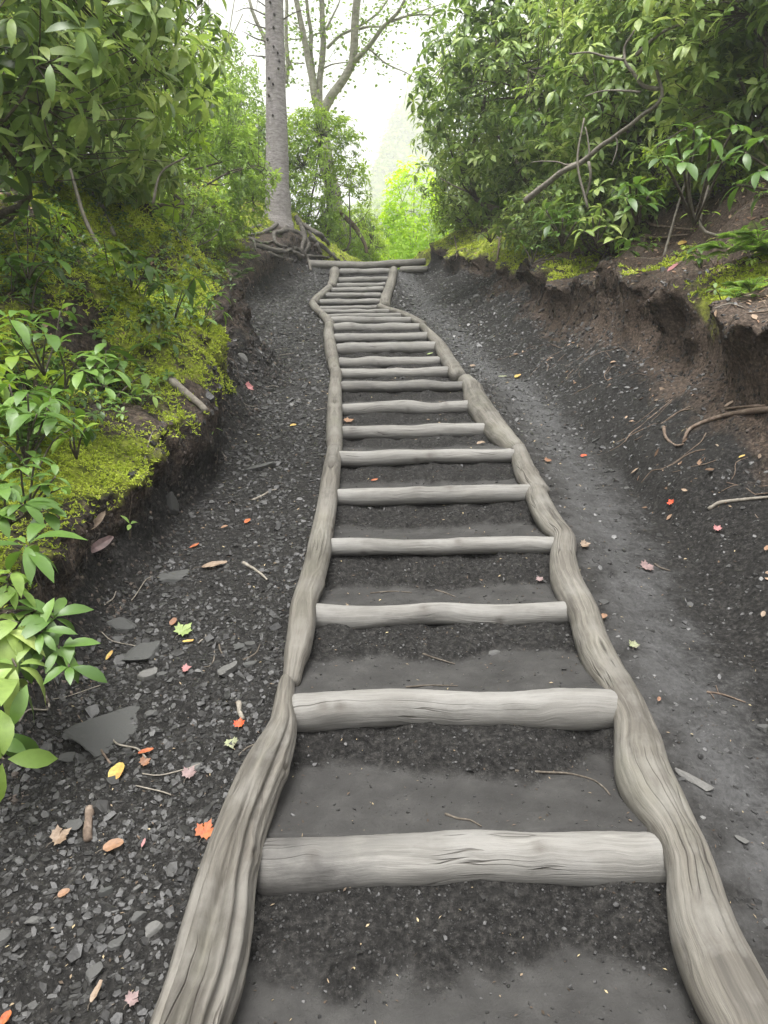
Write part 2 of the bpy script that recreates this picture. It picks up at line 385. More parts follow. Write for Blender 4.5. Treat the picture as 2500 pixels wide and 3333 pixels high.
def whorls(mb, P, A, L, k=8, elev=.25, droop=.25, wr=.3, ns=2, rng=RNG, var_c=None, vs=.22, shape=1.15, jit=.3):
    """whorls of k leaves round the axes A at the points P"""
    n = len(P); A = norm(A); X = norm(np.cross(A, rand_dirs(n, rng))); Y = np.cross(A, X)
    ph = (np.arange(k)[None]*2*np.pi/k + rng.random((n, 1))*6.28 + rng.normal(size=(n, k))*jit)
    el = elev + rng.normal(size=(n, k))*.28 - .0*ph
    rad = np.cos(ph)[..., None]*X[:, None]+np.sin(ph)[..., None]*Y[:, None]
    D = rad*np.cos(el)[..., None]+A[:, None]*np.sin(el)[..., None]
    keep = rng.random((n, k)) < .88
    base = (P[:, None] + D*L*.07)[keep]; D = D[keep]; U = np.broadcast_to(A[:, None], (n, k, 3))[keep] + np.array([0, 0, .4])
    m = len(base); LL = L*rng.uniform(.6, 1.15, m)
    vc = (rng.random((n, 1)) if var_c is None else np.asarray(var_c).reshape(-1, 1)) + rng.normal(size=(n, k))*vs
    leaves(mb, base, D, U, LL, LL*wr*rng.uniform(.85, 1.15, m), droop+rng.random(m)*.35, .22, ns, np.clip(vc[keep], 0, 1), shape)

def crown_points(n, c, r, rng, seed, gap=.0, low=-.75, shell=.5, rough=.28, nf=1.6):
    out = []; tot = 0
    while tot < n:
        u = rand_dirs(n*2, rng); rad = shell+(1-shell)*rng.random(n*2)**.55
        bumpy = 1 + rough*fbm(u[:, 0]*2.2+seed, u[:, 1]*2.2, u[:, 2]*2.2, 3, seed)
        p = u*(rad*bumpy)[:, None]
        q = c + p*r
        ok = (p[:, 2] > low) & (fbm(q[:, 0]*nf, q[:, 1]*nf, q[:, 2]*nf, 3, seed+3) > gap-.12*rng.random(n*2))
        out.append(np.hstack([q[ok], u[ok]])); tot += ok.sum()
    o = np.vstack(out)[:n]; return o[:, :3], o[:, 3:]

def make_bush(name, label, cat, group, base, c, r, n, L, mat, seed, k=8, wr=.3, stems=8, gap=-.15, elev=.25, droop=.25, ns=2, low=-.75, shell=.45, vshift=0.0, stem_mat=None, stem_r=.035, upw=.6, cut=None):
    rng = np.random.default_rng(seed); base = np.array(base, float); c = np.array(c, float); r = np.array(r, float)
    e = empty(name, base, label, cat, group)
    P, U = crown_points(n, c, r, rng, seed, gap, low, shell)
    if cut is not None:
        ok = cut(P); P, U = P[ok], U[ok]
    # main stems and their forks
    mb = MB(); nodes = []
    for s in range(stems):
        tgt = c + rand_dirs(1, rng)[0]*r*.62; tgt[2] = max(tgt[2], c[2]-r[2]*.35)
        b0 = base + np.array([rng.normal()*.12, rng.normal()*.12, -.1])
        mid = (b0+tgt)/2 + np.array([rng.normal()*.2*r[0], rng.normal()*.2*r[1], -.12*r[2]])
        S = spline([b0, b0*.6+mid*.4+rng.normal(size=3)*.05, mid, tgt], .14); S = S+np.stack([fbm(S[:, 2]*3, s, 1, 2, seed), fbm(S[:, 2]*3, s, 9, 2, seed), 0*S[:, 2]], -1)*.05
        tube(mb, S, np.linspace(stem_r, stem_r*.35, len(S)), 6, rng.random()); nodes.append(S[len(S)//3:])
        for _ in range(5):
            i = rng.integers(len(S)//3, len(S)); dd = rand_dirs(1, rng)[0]; dd[2] = abs(dd[2])*.5
            t2 = S[i] + dd*r*rng.uniform(.3, .55)
            S2 = spline([S[i], (S[i]+t2)/2+rng.normal(size=3)*.06, t2], .14); tube(mb, S2, np.linspace(stem_r*.32, stem_r*.13, len(S2)), 5, rng.random()); nodes.append(S2)
    N = np.vstack(nodes)
    sel = rng.choice(len(P), min(len(P), 420), replace=False)
    for i in sel:
        q = N[np.argmin(((N-P[i])**2).sum(1))]
        m_ = (q+P[i])/2 + np.array([0, 0, -.04]); tube(mb, [q, m_, P[i]], [stem_r*.13, stem_r*.1, stem_r*.07], 3, rng.random())
    mb.build('branches', stem_mat or M_twig, e)
    fb = MB(); A = norm(U*(1-upw)+np.array([0, 0, upw])+rng.normal(size=U.shape)*.22)
    clump = .5+.5*fbm(P[:, 0]*1.7, P[:, 1]*1.7, P[:, 2]*1.7, 2, seed+11)*1.3
    whorls(fb, P, A, L, k, elev, droop, wr, ns, rng, clump+vshift, .2)
    fb.build('foliage', mat, e)
    return e

# ------------------------------------------------------------------ the stair, measured
# step logs: left end and right end of the top edge in photo pixels, distance ahead, radius, visible colour kind
STEPS = [ # from the bottom up
 (859,2730,2170,2700,1.62,.064), (961,2253,1997,2241,2.10,.056), (1025,1971,1853,1959,2.63,.046), (1064,1751,1800,1745,3.13,.040),
 (1095,1591,1735,1578,3.63,.045), (1099,1472,1666,1455,4.13,.043), (1106,1388,1578,1376,4.72,.047), (1115,1310,1540,1303,5.30,.050),
 (1113,1243,1513,1237,5.85,.045), (1101,1201,1461,1194,6.40,.052), (1104,1165,1429,1158,6.95,.056), (1096,1119,1422,1110,7.50,.066),
 (1086,1087,1393,1080,8.02,.058), (1083,1054,1368,1050,8.52,.060), (1078,1031,1341,1030,8.98,.052), (1066,1020,1303,1018,9.42,.040),
 (1046,1007,1271,1006,9.84,.036), (1037,996,1238,993,10.3,.038), (1033,975,1238,971,10.8,.050), (1053,953,1240,951,11.32,.052),
 (1074,937,1247,932,11.85,.052), (1084,924,1253,918,12.4,.048), (1096,903,1262,898,12.95,.062), (1107,875,1270,873,13.5,.068)]
SD, SZ = [], []
for (lx, ly, rx, ry, D, r) in STEPS:
    SD.append(D); SZ.append((at(lx, ly, D)[2]+at(rx, ry, D)[2])/2)
SD.append(13.9); SZ.append(at(1180, 857, 13.9)[2])
LAND_Z = SZ[-1]
SD, SZ = np.array(SD), np.array(SZ)
TILT = np.array([(at(q[2], q[3], q[4])[2]-at(q[0], q[1], q[4])[2])/(at(q[2], q[3], q[4])[0]-at(q[0], q[1], q[4])[0]) for q in STEPS]+[0.0]); MIDX = np.array([(at(q[2], q[3], q[4])[0]+at(q[0], q[1], q[4])[0])/2 for q in STEPS]+[0.0])
AXY = np.array([q[4]+math.sin(max(math.atan2(CZ-SZ[k], q[4]), 0))*q[5] for k, q in enumerate(STEPS)]+[13.9])
_g = np.arange(-8, 22, .05)
_z = np.interp(_g, np.concatenate([[-8, 1.1], SD, [14.6, 16.0, 22]]), np.concatenate([[SZ[0]-.235*9.5, SZ[0]-.125], SZ, [LAND_Z, LAND_Z-.25, LAND_Z-2.6]]))
_k = np.exp(-.5*(np.arange(-24, 25)*.05/.38)**2); _k /= _k.sum()
_zs = np.convolve(np.pad(_z, 24, mode='edge'), _k, 'valid'); _zs = np.where(_g < -6, _z, _zs)
def S(y): return np.interp(y, _g, _zs)

def hit_slope(px, py, off=0.0):
    """where the line of sight meets the even slope of the stair"""
    d = ray(px, py); D = np.arange(.7, 15, .01); f = CZ + D*d[2]/d[1] - (S(D)+off)
    i = int(np.argmax(f < 0)) if (f < 0).any() else len(D)-1
    D0 = D[i]; return np.array([D0*d[0]/d[1], D0, CZ + D0*d[2]/d[1]])
def depth_of(p): return p[1]*ct + (p[2]-CZ)*st
def rail_rows(rows, off=-.005, rs=.95):
    out = []
    for (a, b, y) in rows:
        p = hit_slope((a+b)/2, y, off); r = (b-a)/2/FPX*depth_of(p)*rs; out.append([p[0], p[1], p[2]-.35*r, r])
    return out
K = 2500/1659.
def s59(rows): return [(a*K, b*K, y*K) for a, b, y in rows]
def c1(rows): return [(950+a*.3315, 950+b*.3315, 800+y*.3315) for a, b, y in rows]
LEFT = [
 rail_rows(s59([(315,487,2212),(350,530,2100),(382,550,1990),(412,556,1900),(448,575,1800),(495,605,1700),(514,628,1650),(550,640,1600),(580,640,1560),(588,637,1520),(602,634,1480)])),
 rail_rows(s59([(613,652,1450),(613,658,1430),(612,672,1400),(618,684,1350),(628,684,1300),(640,703,1250),(658,713,1200),(668,720,1150),(680,728,1100),(689,733,1050),(697,738,1000),(706,738,972)])),
 rail_rows(s59([(706,740,962),(703,742,940),(703,742,900),(707,740,850),(712,738,818)]) + c1([(373,500,1225)])),
 rail_rows(c1([(368,476,1208),(348,472,1150),(352,464,1108)])),
 rail_rows(c1([(332,466,1098),(318,450,1010),(314,440,955)])),
 rail_rows(c1([(314,438,945),(308,418,850),(318,420,775)])),
 rail_rows(c1([(312,428,752),(300,395,715),(268,352,675)])),
 rail_rows(c1([(248,330,655),(200,282,610),(163,250,562)])),
 rail_rows(c1([(168,268,545),(218,310,495),(272,362,448),(325,402,405)])),
 rail_rows(c1([(345,432,385),(362,462,310),(364,474,250),(380,482,205),(398,470,188)]))]
# nearer the camera than the picture's lower edge the side logs run on
p0, p1 = np.array(LEFT[0][0]), np.array(LEFT[0][2]); dd = (p0-p1)/np.linalg.norm((p0-p1)[:3]); dd[3] = 0; [LEFT[0].insert(0, list(p0+dd*q)) for q in (.1, .22, .36, .5)]
yl = [2400,2498,2550,2626,2701,2777,2850,2958,3078,3221,3333]; ql = [1996,1996,2018,2072,2131,2173,2170,2169,2192,2260,2327]
yr = [2400,2498,2641,2762,2882,3025,3153,3333]; qr = [2162,2199,2260,2312,2365,2425,2493,2585]
yl2 = [1500,1553,1613,1673,1718,1749,1801,1854,1929,1967,2042,2125,2193,2246,2314,2450]; ql2 = [1661,1679,1717,1732,1770,1804,1789,1781,1808,1853,1860,1883,1921,1973,2000,2003]
yr2 = [1500,1590,1658,1741,1831,1922,1982,2103,2178,2284,2366,2450]; qr2 = [1732,1777,1815,1872,1879,1932,1947,2003,2049,2094,2147,2177]
YL, QL = yl2[:-1]+yl[1:], ql2[:-1]+ql[1:]; YR, QR = yr2[:-1]+yr[1:], qr2[:-1]+qr[1:]
def rr_(ys): return [(np.interp(y, YL, QL), np.interp(y, YR, QR), y) for y in ys]
RIGHT = [
 rail_rows(rr_([3333,3230,3120,3020,2920,2820,2740,2660,2580,2500,2400,2320,2240,2150,2060,1990,1930,1870,1800,1745,1700,1650,1600])),
 rail_rows([(1712,1784,1586),(1676,1765,1545),(1666,1736,1500),(1662,1712,1462)]),
 rail_rows([(1640,1708,1452),(1612,1694,1430),(1574,1668,1395),(1536,1624,1340),(1503,1592,1288),(1506,1571,1258),(1490,1545,1236)]),
 rail_rows([(1462,1520,1215),(1443,1492,1180),(1423,1476,1150),(1408,1452,1118),(1385,1418,1085),(1365,1385,1058)]),
 [], rail_rows(c1([(848,975,580),(856,975,530),(880,985,470),(905,1012,400),(935,1032,310),(955,1040,240),(968,1040,200)]))]
for (u, v) in ((1285,752),(1225,722),(1165,690),(1090,655),(1000,628),(925,606),(868,585)):
    p = hit_slope(950+u*.3315, 800+v*.3315); RIGHT[4].append([p[0], p[1], p[2]-.02, .042])
p0, p1 = np.array(RIGHT[0][0]), np.array(RIGHT[0][2]); dd = (p0-p1)/np.linalg.norm((p0-p1)[:3]); dd[3] = 0; [RIGHT[0].insert(0, list(p0+dd*q)) for q in (.08, .18, .3, .45)]
def centre_line(R):
    A = np.array([r for seg in R for r in seg]); A = A[np.argsort(A[:, 1])]; return A
LA, RA = centre_line(LEFT), centre_line(RIGHT)
def xl(y): return np.interp(y, np.r_[-4, LA[:, 1], 13.9], np.r_[LA[0, 0]-.02, LA[:, 0], LA[-1, 0]])
def xr(y): return np.interp(y, np.r_[-4, RA[:, 1], 13.9], np.r_[RA[0, 0]+.02, RA[:, 0], RA[-1, 0]])

# ------------------------------------------------------------------ the ground
def tread(y, x):
    """inside the stair: flat trodden soil behind each log, loose soil banked up to the next one"""
    z = np.full(np.shape(y), 0.0); dust = np.zeros(np.shape(y))
    ys = np.r_[1.62-.62, AXY]; zs0 = np.r_[SZ[0]-.16, SZ]; tl = np.r_[0, TILT]; mx_ = np.r_[0, MIDX]; zs = [zs0[q]+tl[q]*np.clip(x-mx_[q], -.8, .8) for q in range(len(zs0))]
    for i in range(len(ys)-1):
        a, b = ys[i], ys[i+1]; m = (y >= a) & (y < b) if i else (y < b)
        s = (y-a)/(b-a); ed = .60 + .22*fbm(x*5, i*3.1, y*3, 4, 4)
        top = zs[i]-.016 + .014*s; riser = np.clip((s-ed)/(1-ed), 0, 1)
        contact = zs[i+1]-.062-(.014 if i > 2 else 0) + .016*fbm(x*6, i*7.7, 0, 3, 8)
        zz = top + (contact-top)*riser**.85
        if i == 0: zz = np.where(s < 0, zs[0]-.012+s*.12, zz)
        z = np.where(m, zz, z); dust = np.where(m, 1-sstep(-.12, .10, s-ed), dust)
    m = y >= ys[-1]; z = np.where(m, np.minimum(LAND_Z-.01, S(y)+.0), z)
    return z, dust
LFY = [-6,0,2,3,3.9,4.6,5.2,6,6.8,7.6,8.8,11,12.3,13,13.8,14.4,15.0,17,20]
LFX = [-1.0,-.98,-.95,-.95,-.86,-.90,-.93,-.83,-.84,-1.22,-1.75,-1.95,-1.8,-1.6,-1.42,-.9,-.12,-.25,-.9]
LWY = [-6,2,3,3.9,4.4,5.2,6,7,8,9,11,12.5,13.5,14.2,15,17]; LWX = [.5,.45,.40,.24,.28,.55,.72,.62,.42,.28,.3,.35,.4,.5,.35,.4]
LHY = [-6,2,3,3.9,4.5,5.5,6.3,7,8,9,11,12.5,13.6,14.5,15.2,18]; LHX = [.46,.42,.38,.42,.52,.66,.64,.60,.46,.42,.42,.55,.62,.42,.32,.3]
RLY = [-6,0,3,4,6,8,10,11.6,13,14.2,15,17,20]; RLX = [2.2,2.2,2.1,2.08,1.95,1.9,1.82,1.7,1.35,1.0,.72,.8,1.5]
RHY = [-6,3,4,6,8,11.6,14,15.2,18]; RHX = [.9,.88,.85,.74,.58,.48,.38,.36,.3]
def ground(x, y, detail=True):
    x, y = np.broadcast_arrays(np.asarray(x, float), np.asarray(y, float)); s = S(y)
    a, b = xl(y), xr(y); zt, dust = tread(y, x); near = y < 14.0
    w = np.where(near, sstep(a-.03, a+.03, x)*(1-sstep(b-.03, b+.03, x)), 0.0)
    # left side
    foot = np.interp(y, LFY, LFX) + .13*fbm(y*1.6, 0, 0, 3, 21) + .05*fbm(y*6.5, 0, 0, 2, 22); wid = np.interp(y, LWY, LWX); h = np.interp(y, LHY, LHX)*(1+.2*fbm(y*1.3, 5, 0, 2, 23))
    u = foot-x; t = np.clip(u/wid, 0, 1)
    zl = s - .065 - .02*sstep(0, .25, a-x)
    zl = zl + h*(.25*t+.75*sstep(0.05, .95, t)) + np.clip(u-wid, 0, 1.1)*.72 + np.clip(u-wid-1.1, 0, 30)*.16
    zl = zl + sstep(.15, .8, u)*(.20*fbm(x*1.7, y*1.7, 0, 3, 31)+.11*fbm(x*4.2, y*4.2, 0, 3, 33))
    # the mossy hump over a dark hollow
    zl = zl + .28*np.exp(-(((x+1.95)/.38)**2+((y-6.9)/.5)**2)) - .25*np.exp(-(((x+2.1)/.3)**2+((y-5.9)/.3)**2))
    zl = zl + .16*np.exp(-(((x+1.42)/.22)**2+((y-4.25)/.28)**2)) - .12*np.exp(-(((x+1.40)/.2)**2+((y-3.75)/.16)**2))
    # the knoll under the tall fir
    zl = zl + .22*np.exp(-(((x+2.0)/.7)**2+((y-14.0)/.7)**2))
    # right side
    lip = np.interp(y, RLY, RLX) + .26*fbm(y*1.3, 9, 0, 3, 41) + .10*fbm(y*5, 4, 0, 2, 45); hr = np.interp(y, RHY, RHX)*(1+.15*fbm(y*1.1, 2, 0, 2, 43))
    flat = np.minimum(b+.55, lip-.35); t = np.clip((x-flat)/(lip-flat), 0, 1)
    zr = s - .06 - .05*sstep(.05, .4, x-b)*(1-t) + hr*(.70*t**1.25 + .30*sstep(.74, 1.0, t))*(1+.22*fbm(x*2, y*2.3, 0, 3, 47)*t)
    zr = zr + np.clip(x-lip, 0, .95)*.72 + np.clip(x-lip-.95, 0, 30)*.24 + sstep(.3, 1.1, x-b)*.14*fbm(x*2.6, y*2.6, 0, 4, 51) + sstep(0, .8, x-lip)*.16*fbm(x*1.8, y*1.8, 0, 4, 55)
    # lower ledge held by roots
    zr = zr + .09*sstep(1.30, 1.42, x-.12*fbm(y*2, 3, 0, 2, 57))*(1-sstep(1.5, 2.0, x))*np.exp(-((y-3.9)/.7)**2)
    far = sstep(15.5, 19, y)
    side = np.where(x < (a+b)/2, zl, zr); z = side*(1-w)+zt*w
    # beyond the crest: down into the mist, up again as a far wooded slope
    zf = np.interp(y, [14, 19, 30, 60, 110, 150, 200, 400], [LAND_Z, .9, -3, -7, -2, 15, 34, 60]) + sstep(30, 120, y)*np.clip(x+6, -40, 60)*.35*sstep(60, 170, y) + sstep(20, 60, y)*2*fbm(x*.05, y*.05, 0, 3, 61)
    zf = zf + (1-sstep(20, 40, y))*np.clip(np.abs(x)-2, 0, 30)*.10
    z = z*(1-far)+zf*far
    loose = np.zeros_like(z)
    if detail:
        tr = w*dust
        rough = np.where(y < 40, 1, 0)*(1-far)
        bank = np.maximum(sstep(0, .35, u), .35*sstep(.25, .6, t)+.65*sstep(.75, 1.0, t))
        z = z + rough*((.005*tr + .012*(1-tr))*fbm(x*14, y*14, 0, 4, 71) + .012*tr*fbm(x*4.5, y*5.5, 0, 2, 79) + .05*bank*fbm(x*7, y*7, 0, 3, 73) + .010*(1-tr)*(1-w)*fbm(x*5, y*5, 0, 2, 75)+ .022*w*(1-dust)*fbm(x*11, y*13, 0, 3, 77)*sstep(0, 1, 1))
        z = z + rough*w*dust*(-.018*np.exp(-((x-(a+b)/2)/.28)**2))
    info = dict(u=u, wid=wid, foot=foot, lip=lip, t=t, a=a, b=b, w=w, dust=dust, far=far)
    return z, info

def graded(lo, hi, f0, f1, step, grow):
    a = list(np.arange(f0, f1, step)); s = step; x = a[-1]
    while x < hi: s *= grow; x += s; a.append(x)
    s = step; x = a[0]; b = []
    while x > lo: s *= grow; x -= s; b.append(x)
    return np.array(b[::-1]+a)
XA = graded(-70, 70, -1.35, 1.75, .0125, 1.035)
YA = [-6.0, -4, -2.5, -1.5, -.8, -.2, .2, .5, .7]; y_ = .8
while y_ < 400:
    YA.append(y_); y_ += max(.0115, .0046*y_) if y_ < 16 else .0046*16*1.05**(len(YA)-520) if False else (.074 if y_ < 20 else .05*(y_-18.5))
YA = np.array(YA)
GX, GY = np.meshgrid(XA, YA); GZ, GI = ground(GX, GY)
# overhangs: the turf edge leans out over the washed-out soil below it
lo = np.exp(-((GI['u']-GI['wid']*.95)/.16)**2)*(GX < 0)*(1-GI['far']); ro = np.exp(-((GX-GI['lip']-.06)/.13)**2)*(GX > 0)*(1-GI['far'])
hang = .5+.5*fbm(GY*2.2, 1, 0, 3, 81)
GX2 = GX + lo*(.14+.12*np.exp(-((GY-3.7)/1.0)**2))*(.4+hang) - ro*(.20+.16*(1-sstep(8, 11, GY)))*(.25+1.2*hang)
GX2 += (1-GI['far'])*np.maximum(sstep(.0, .3, GI['u']), sstep(.7, 1, GI['t']))*(.075*fbm(GY*6, GZ*8, GX*2, 3, 83)+.035*fbm(GY*17, GZ*20, GX*4, 3, 87))
nx, ny = len(XA), len(YA)
V = np.stack([GX2, GY, GZ], -1).reshape(-1, 3)
i = np.arange(ny-1)[:, None]*nx; j = np.arange(nx-1)[None]
F = np.stack([i+j, i+j+1, i+nx+j+1, i+nx+j], -1).reshape(-1, 4)
u, wid = GI['u'], GI['wid']; tt = u/wid; big = fbm(GX*1.4, GY*1.4, 0, 3, 91)
bare = sstep(4.9, 5.6, GY)*(1-sstep(8.2, 9.0, GY))
moss = sstep(.25+.2*(1-sstep(3.2, 4.2, GY)), .8+.2*(1-sstep(3.2, 4.2, GY)), tt+.25*big)*(1-bare*(1-sstep(.9, 1.15, tt)))*(.85+.6*big) * (GX < 0)
moss = moss*(.35+.65*sstep(-.2, .16, fbm(GX*4.5, GY*4.5, 0, 3, 97)))
moss = moss*(1-sstep(1.6, 2.4, u)*.8)*(1-sstep(8.5, 9.5, GY)*(1-sstep(1.2, 1.6, tt)))
moss = np.maximum(moss, (GX > 0)*sstep(-.05, .1, GX-GI['lip'])*(1-sstep(.3, .6, GX-GI['lip']))*np.maximum(sstep(8.5, 10, GY), sstep(.25, .5, fbm(GY*1.3, 3, 0, 2, 99))*.6)*.75)
moss = np.maximum(moss, .8*np.exp(-(((GX-2.3)/.22)**2+((GY-4.6)/.25)**2)))
moss = np.where(GY > 14.3, np.maximum(moss, .6*(1-GI['w'])), moss)
brown = np.maximum((GX > 0)*sstep(.28, .85, GI['t']+.30*big-.25*sstep(6, 9, GY))*.85, (GX < 0)*sstep(.1, .7, tt)*.55)
dust = GI['w']*GI['dust']*.95*(GY > -9)
trc = np.interp(GY, [0,1,2.6,4.3,6,7.4,10,12.8,14], [.95,.95,1.0,1.12,1.1,.85,.65,.42,.3])
trace = np.exp(-((GX-trc)/.20)**2)*(.55+.35*sstep(4, 7, GY))*(GX > GI['b'])
trl = (GI['a']+GI['foot'])/2; trace = np.maximum(trace, np.exp(-((GX-trl)/.2)**2)*.35*(GX < GI['a'])*sstep(4, 7, GY))
dust = np.maximum(dust, .60*np.exp(-((GX-trc+.10)/.30)**2)*(1-sstep(5.0, 9, GY))*(GX > GI['b'])); dust = np.where(GY > 60, 0, dust)
moss = np.where(GY > 16, .8, moss)
gm = MB(); gm.add(V, [F], dust=dust.ravel(), moss=moss.ravel(), brown=brown.ravel(), trace=trace.ravel())
g_ob = gm.build("ground", M_ground); tag(g_ob, kind='structure')
BVH = BVHTree.FromPolygons([tuple(v) for v in V.tolist()], [tuple(f) for f in F.tolist()])
def on_ground(px, py, lift=0.0):
    """the place on the ground seen at a pixel"""
    d = Vector(ray(px, py)).normalized(); h, n, _, _ = BVH.ray_cast(Vector((0, 0, CZ)), d, 300)
    if h is None: return None, None
    return np.array(h) + np.array([0, 0, lift]), np.array(n)
def drop(x, y):
    h, n, _, _ = BVH.ray_cast(Vector((x, y, 150)), Vector((0, 0, -1)), 400)
    return np.array(h), np.array(n)
def gz(x, y): return float(drop(x, y)[0][2])

# ------------------------------------------------------------------ the stair's logs
TXT = ["nearest and widest step log, pale and worn, its left half dusted with grey soil",
 "second step log up from the bottom, thick and pale, dirty along its lower left edge",
 "third step log up from the bottom, pale, rising slightly to the right",
 "fourth step log up, pale and thin, its lower edge sagging deepest near the left end",
 "fifth step log up, pale, ending at the joint in the right side log",
 "sixth step log up, pale and straight, starting at the left side log's joint",
 "seventh step log up, with a pale patch hanging lower to the right of its middle",
 "eighth step log up, slender and pale, with a leaning right end",
 "ninth step log up, dark grey and mostly dusted over with soil",
 "tenth step log up, pale upper half over dark soil, above the dusty dark one",
 "eleventh step log up, thick and grey with a light top edge",
 "twelfth step log up, thick and dark on its lower half, just above a green leaf",
 "thirteenth step log up, grey, ending against a bend in the right side log",
 "fourteenth step log up, grey, with a small dark split near its left end",
 "fifteenth step log up, evenly grey, first above the widest bend",
 "sixteenth step log up, thin, in the stack of three close thin ones",
 "seventeenth step log up, thin, just below the right elbow of the side log",
 "eighteenth step log up, thin, level with both elbows of the side logs",
 "nineteenth step log up, dark grey, longest of the upper flight",
 "twentieth step log up, darker at its right end, in the upper flight",
 "twenty first step log up, short and grey, fourth below the landing",
 "twenty second step log up, thin and dark, third below the landing",
 "twenty third step log up, short and dark below, second below the landing",
 "topmost short step log between the side logs, right under the landing log"]
for k, (lx, ly, rx, ry, D, r) in enumerate(STEPS):
    e = math.atan2(CZ-SZ[k], D)
    off = np.array([0, math.sin(max(e, 0))*r, math.cos(e)*r])
    A, B = at(lx, ly, D+off[1]) - off*[0, 1, 1], at(rx, ry, D+off[1]) - off*[0, 1, 1]
    d_ = B-A; A = A - d_/np.linalg.norm(d_)*.012; B = B + d_/np.linalg.norm(d_)*.012
    rs = np.random.default_rng(100+k); n_ = 7
    pts = [[*(A+(B-A)*q + np.array([0, rs.normal()*.006, rs.normal()*.0035])), r*(1+rs.normal()*.06)] for q in np.linspace(0, 1, n_)]
    gx = (A[0]+B[0])/2
    zc = (A[2]+B[2])/2
    soil = (lambda V, r=r, A=A, B=B, k=k: np.clip(.5*sstep(.0, -.9, (V[:, 2]-(A[2]+(B[2]-A[2])*(V[:, 0]-A[0])/(B[0]-A[0])))/r) + (.50 if k == 8 else .0) + (.30 if k > 9 else 0)
             + (.60*(1-sstep(A[0]+.12, A[0]+.62, V[:, 0])) if k == 0 else 0), 0, 1))
    o = log_object("step_log", pts, M_step, 32 if k < 6 else 22, .012 if k < 4 else .025, 200+k, .055, .02, True, soil=soil, knots=2 if k < 8 else 1)
    tag(o, TXT[k], "log", "step logs laid across the stair")
def rail_soil(V): return np.clip(.55*sstep(.02, -.05, V[:, 2]-S(V[:, 1])), 0, 1)*sstep(1.5, 2.1, V[:, 1])
LT = ["long thick grooved log edging the stair on the left, nearest the camera",
 "pale cracked side log on the left, second up, above the grooved one",
 "left side log between the broken joint and the first short pieces, slightly bulging",
 "short barrel shaped side log on the left, at the thirteenth step",
 "short side log on the left just above the barrel shaped piece, with lumpy bark",
 "left side log beside the eleventh to fourteenth steps, tapering upward",
 "short left side log with a cut end, at the bend where the stair leans left",
 "thin left side log running up to the left elbow from below",
 "left side log slanting right again from the elbow",
 "topmost left side log, upright and stubby, ending under the landing log"]
RT = ["very long wavy pale side log on the right, nearest the camera, bulging half way up",
 "short right side log between two joints at the fifth and sixth steps",
 "thick right side log with greenish grey bark beside the seventh to ninth steps",
 "right side log leaning inward beside the tenth to fourteenth steps",
 "thin gnarled side log crossing sideways to the right elbow",
 "topmost right side log, straight, from the right elbow up to the landing"]
CH = ((.25, .10, .02, .75, .42, .13), (-.35, .0, .0, .55, .30, .10), (.75, .55, .25, .9, .22, .10), (-.8, -.6, .1, .6, .2, .12))
CH2 = ((.3, .5, .1, .5, .08, .04), (-.4, -.2, .5, .95, .07, .035))
for side, segs, txt in (("l", LEFT, LT), ("r", RIGHT, RT)):
    for k, rows in enumerate(segs):
        rows = [list(q) for q in rows]
        # even out the girth
        rad = np.array([q[3] for q in rows]); rad = np.convolve(np.pad(rad, 1, mode='edge'), [.25, .5, .25], 'valid') if len(rad) > 3 else rad
        for q, v in zip(rows, rad): q[3] = float(v)
        # let neighbouring logs meet: stretch both ends a little
        for a, b in ((0, 1), (-1, -2)):
            p, q = np.array(rows[a]), np.array(rows[b]); v = (p-q)[:3]; v /= np.linalg.norm(v); rows[a][:3] = list(p[:3]+v*(.05 if k < 4 else .06))
        near = k < 2
        o = log_object("side_log", rows, M_rail, 72 if near else 22, .014 if near else .03, 300+k+(50 if side == "r" else 0),
                       (.035 if k == 0 else .025), (.08 if k == 0 and side == "l" else .045), k > 0, soil=rail_soil, knots=3 if near else 1, twist=0, chan=(CH if k == 0 and side == 'l' else CH2 if k < 2 else ()))
        tag(o, txt[k], "log", "side logs edging the stair")
# the small branch stub on the near right log
# landing logs
A, B = at(1004, 862, 13.9), at(1385, 852, 13.9); Mx = at(1190, 866, 13.9)
o = log_object("landing_log", [[*A, .085], [*((A+Mx)/2), .082], [*Mx, .078], [*((Mx+B)/2), .072], [*B, .062]], M_rail_old, 20, .03, 401, .06, .05, knots=2)
tag(o, "long dark grey landing log lying across the very top of the stair", "log")
A, B = at(1302, 879, 13.72), at(1392, 877, 13.72)
o = log_object("edge_log", [[*A, .06], [*((A+B)/2), .065], [*B, .055]], M_rail_old, 16, .03, 402, .06, .04)
tag(o, "short dark log half buried under the right end of the landing log", "log")

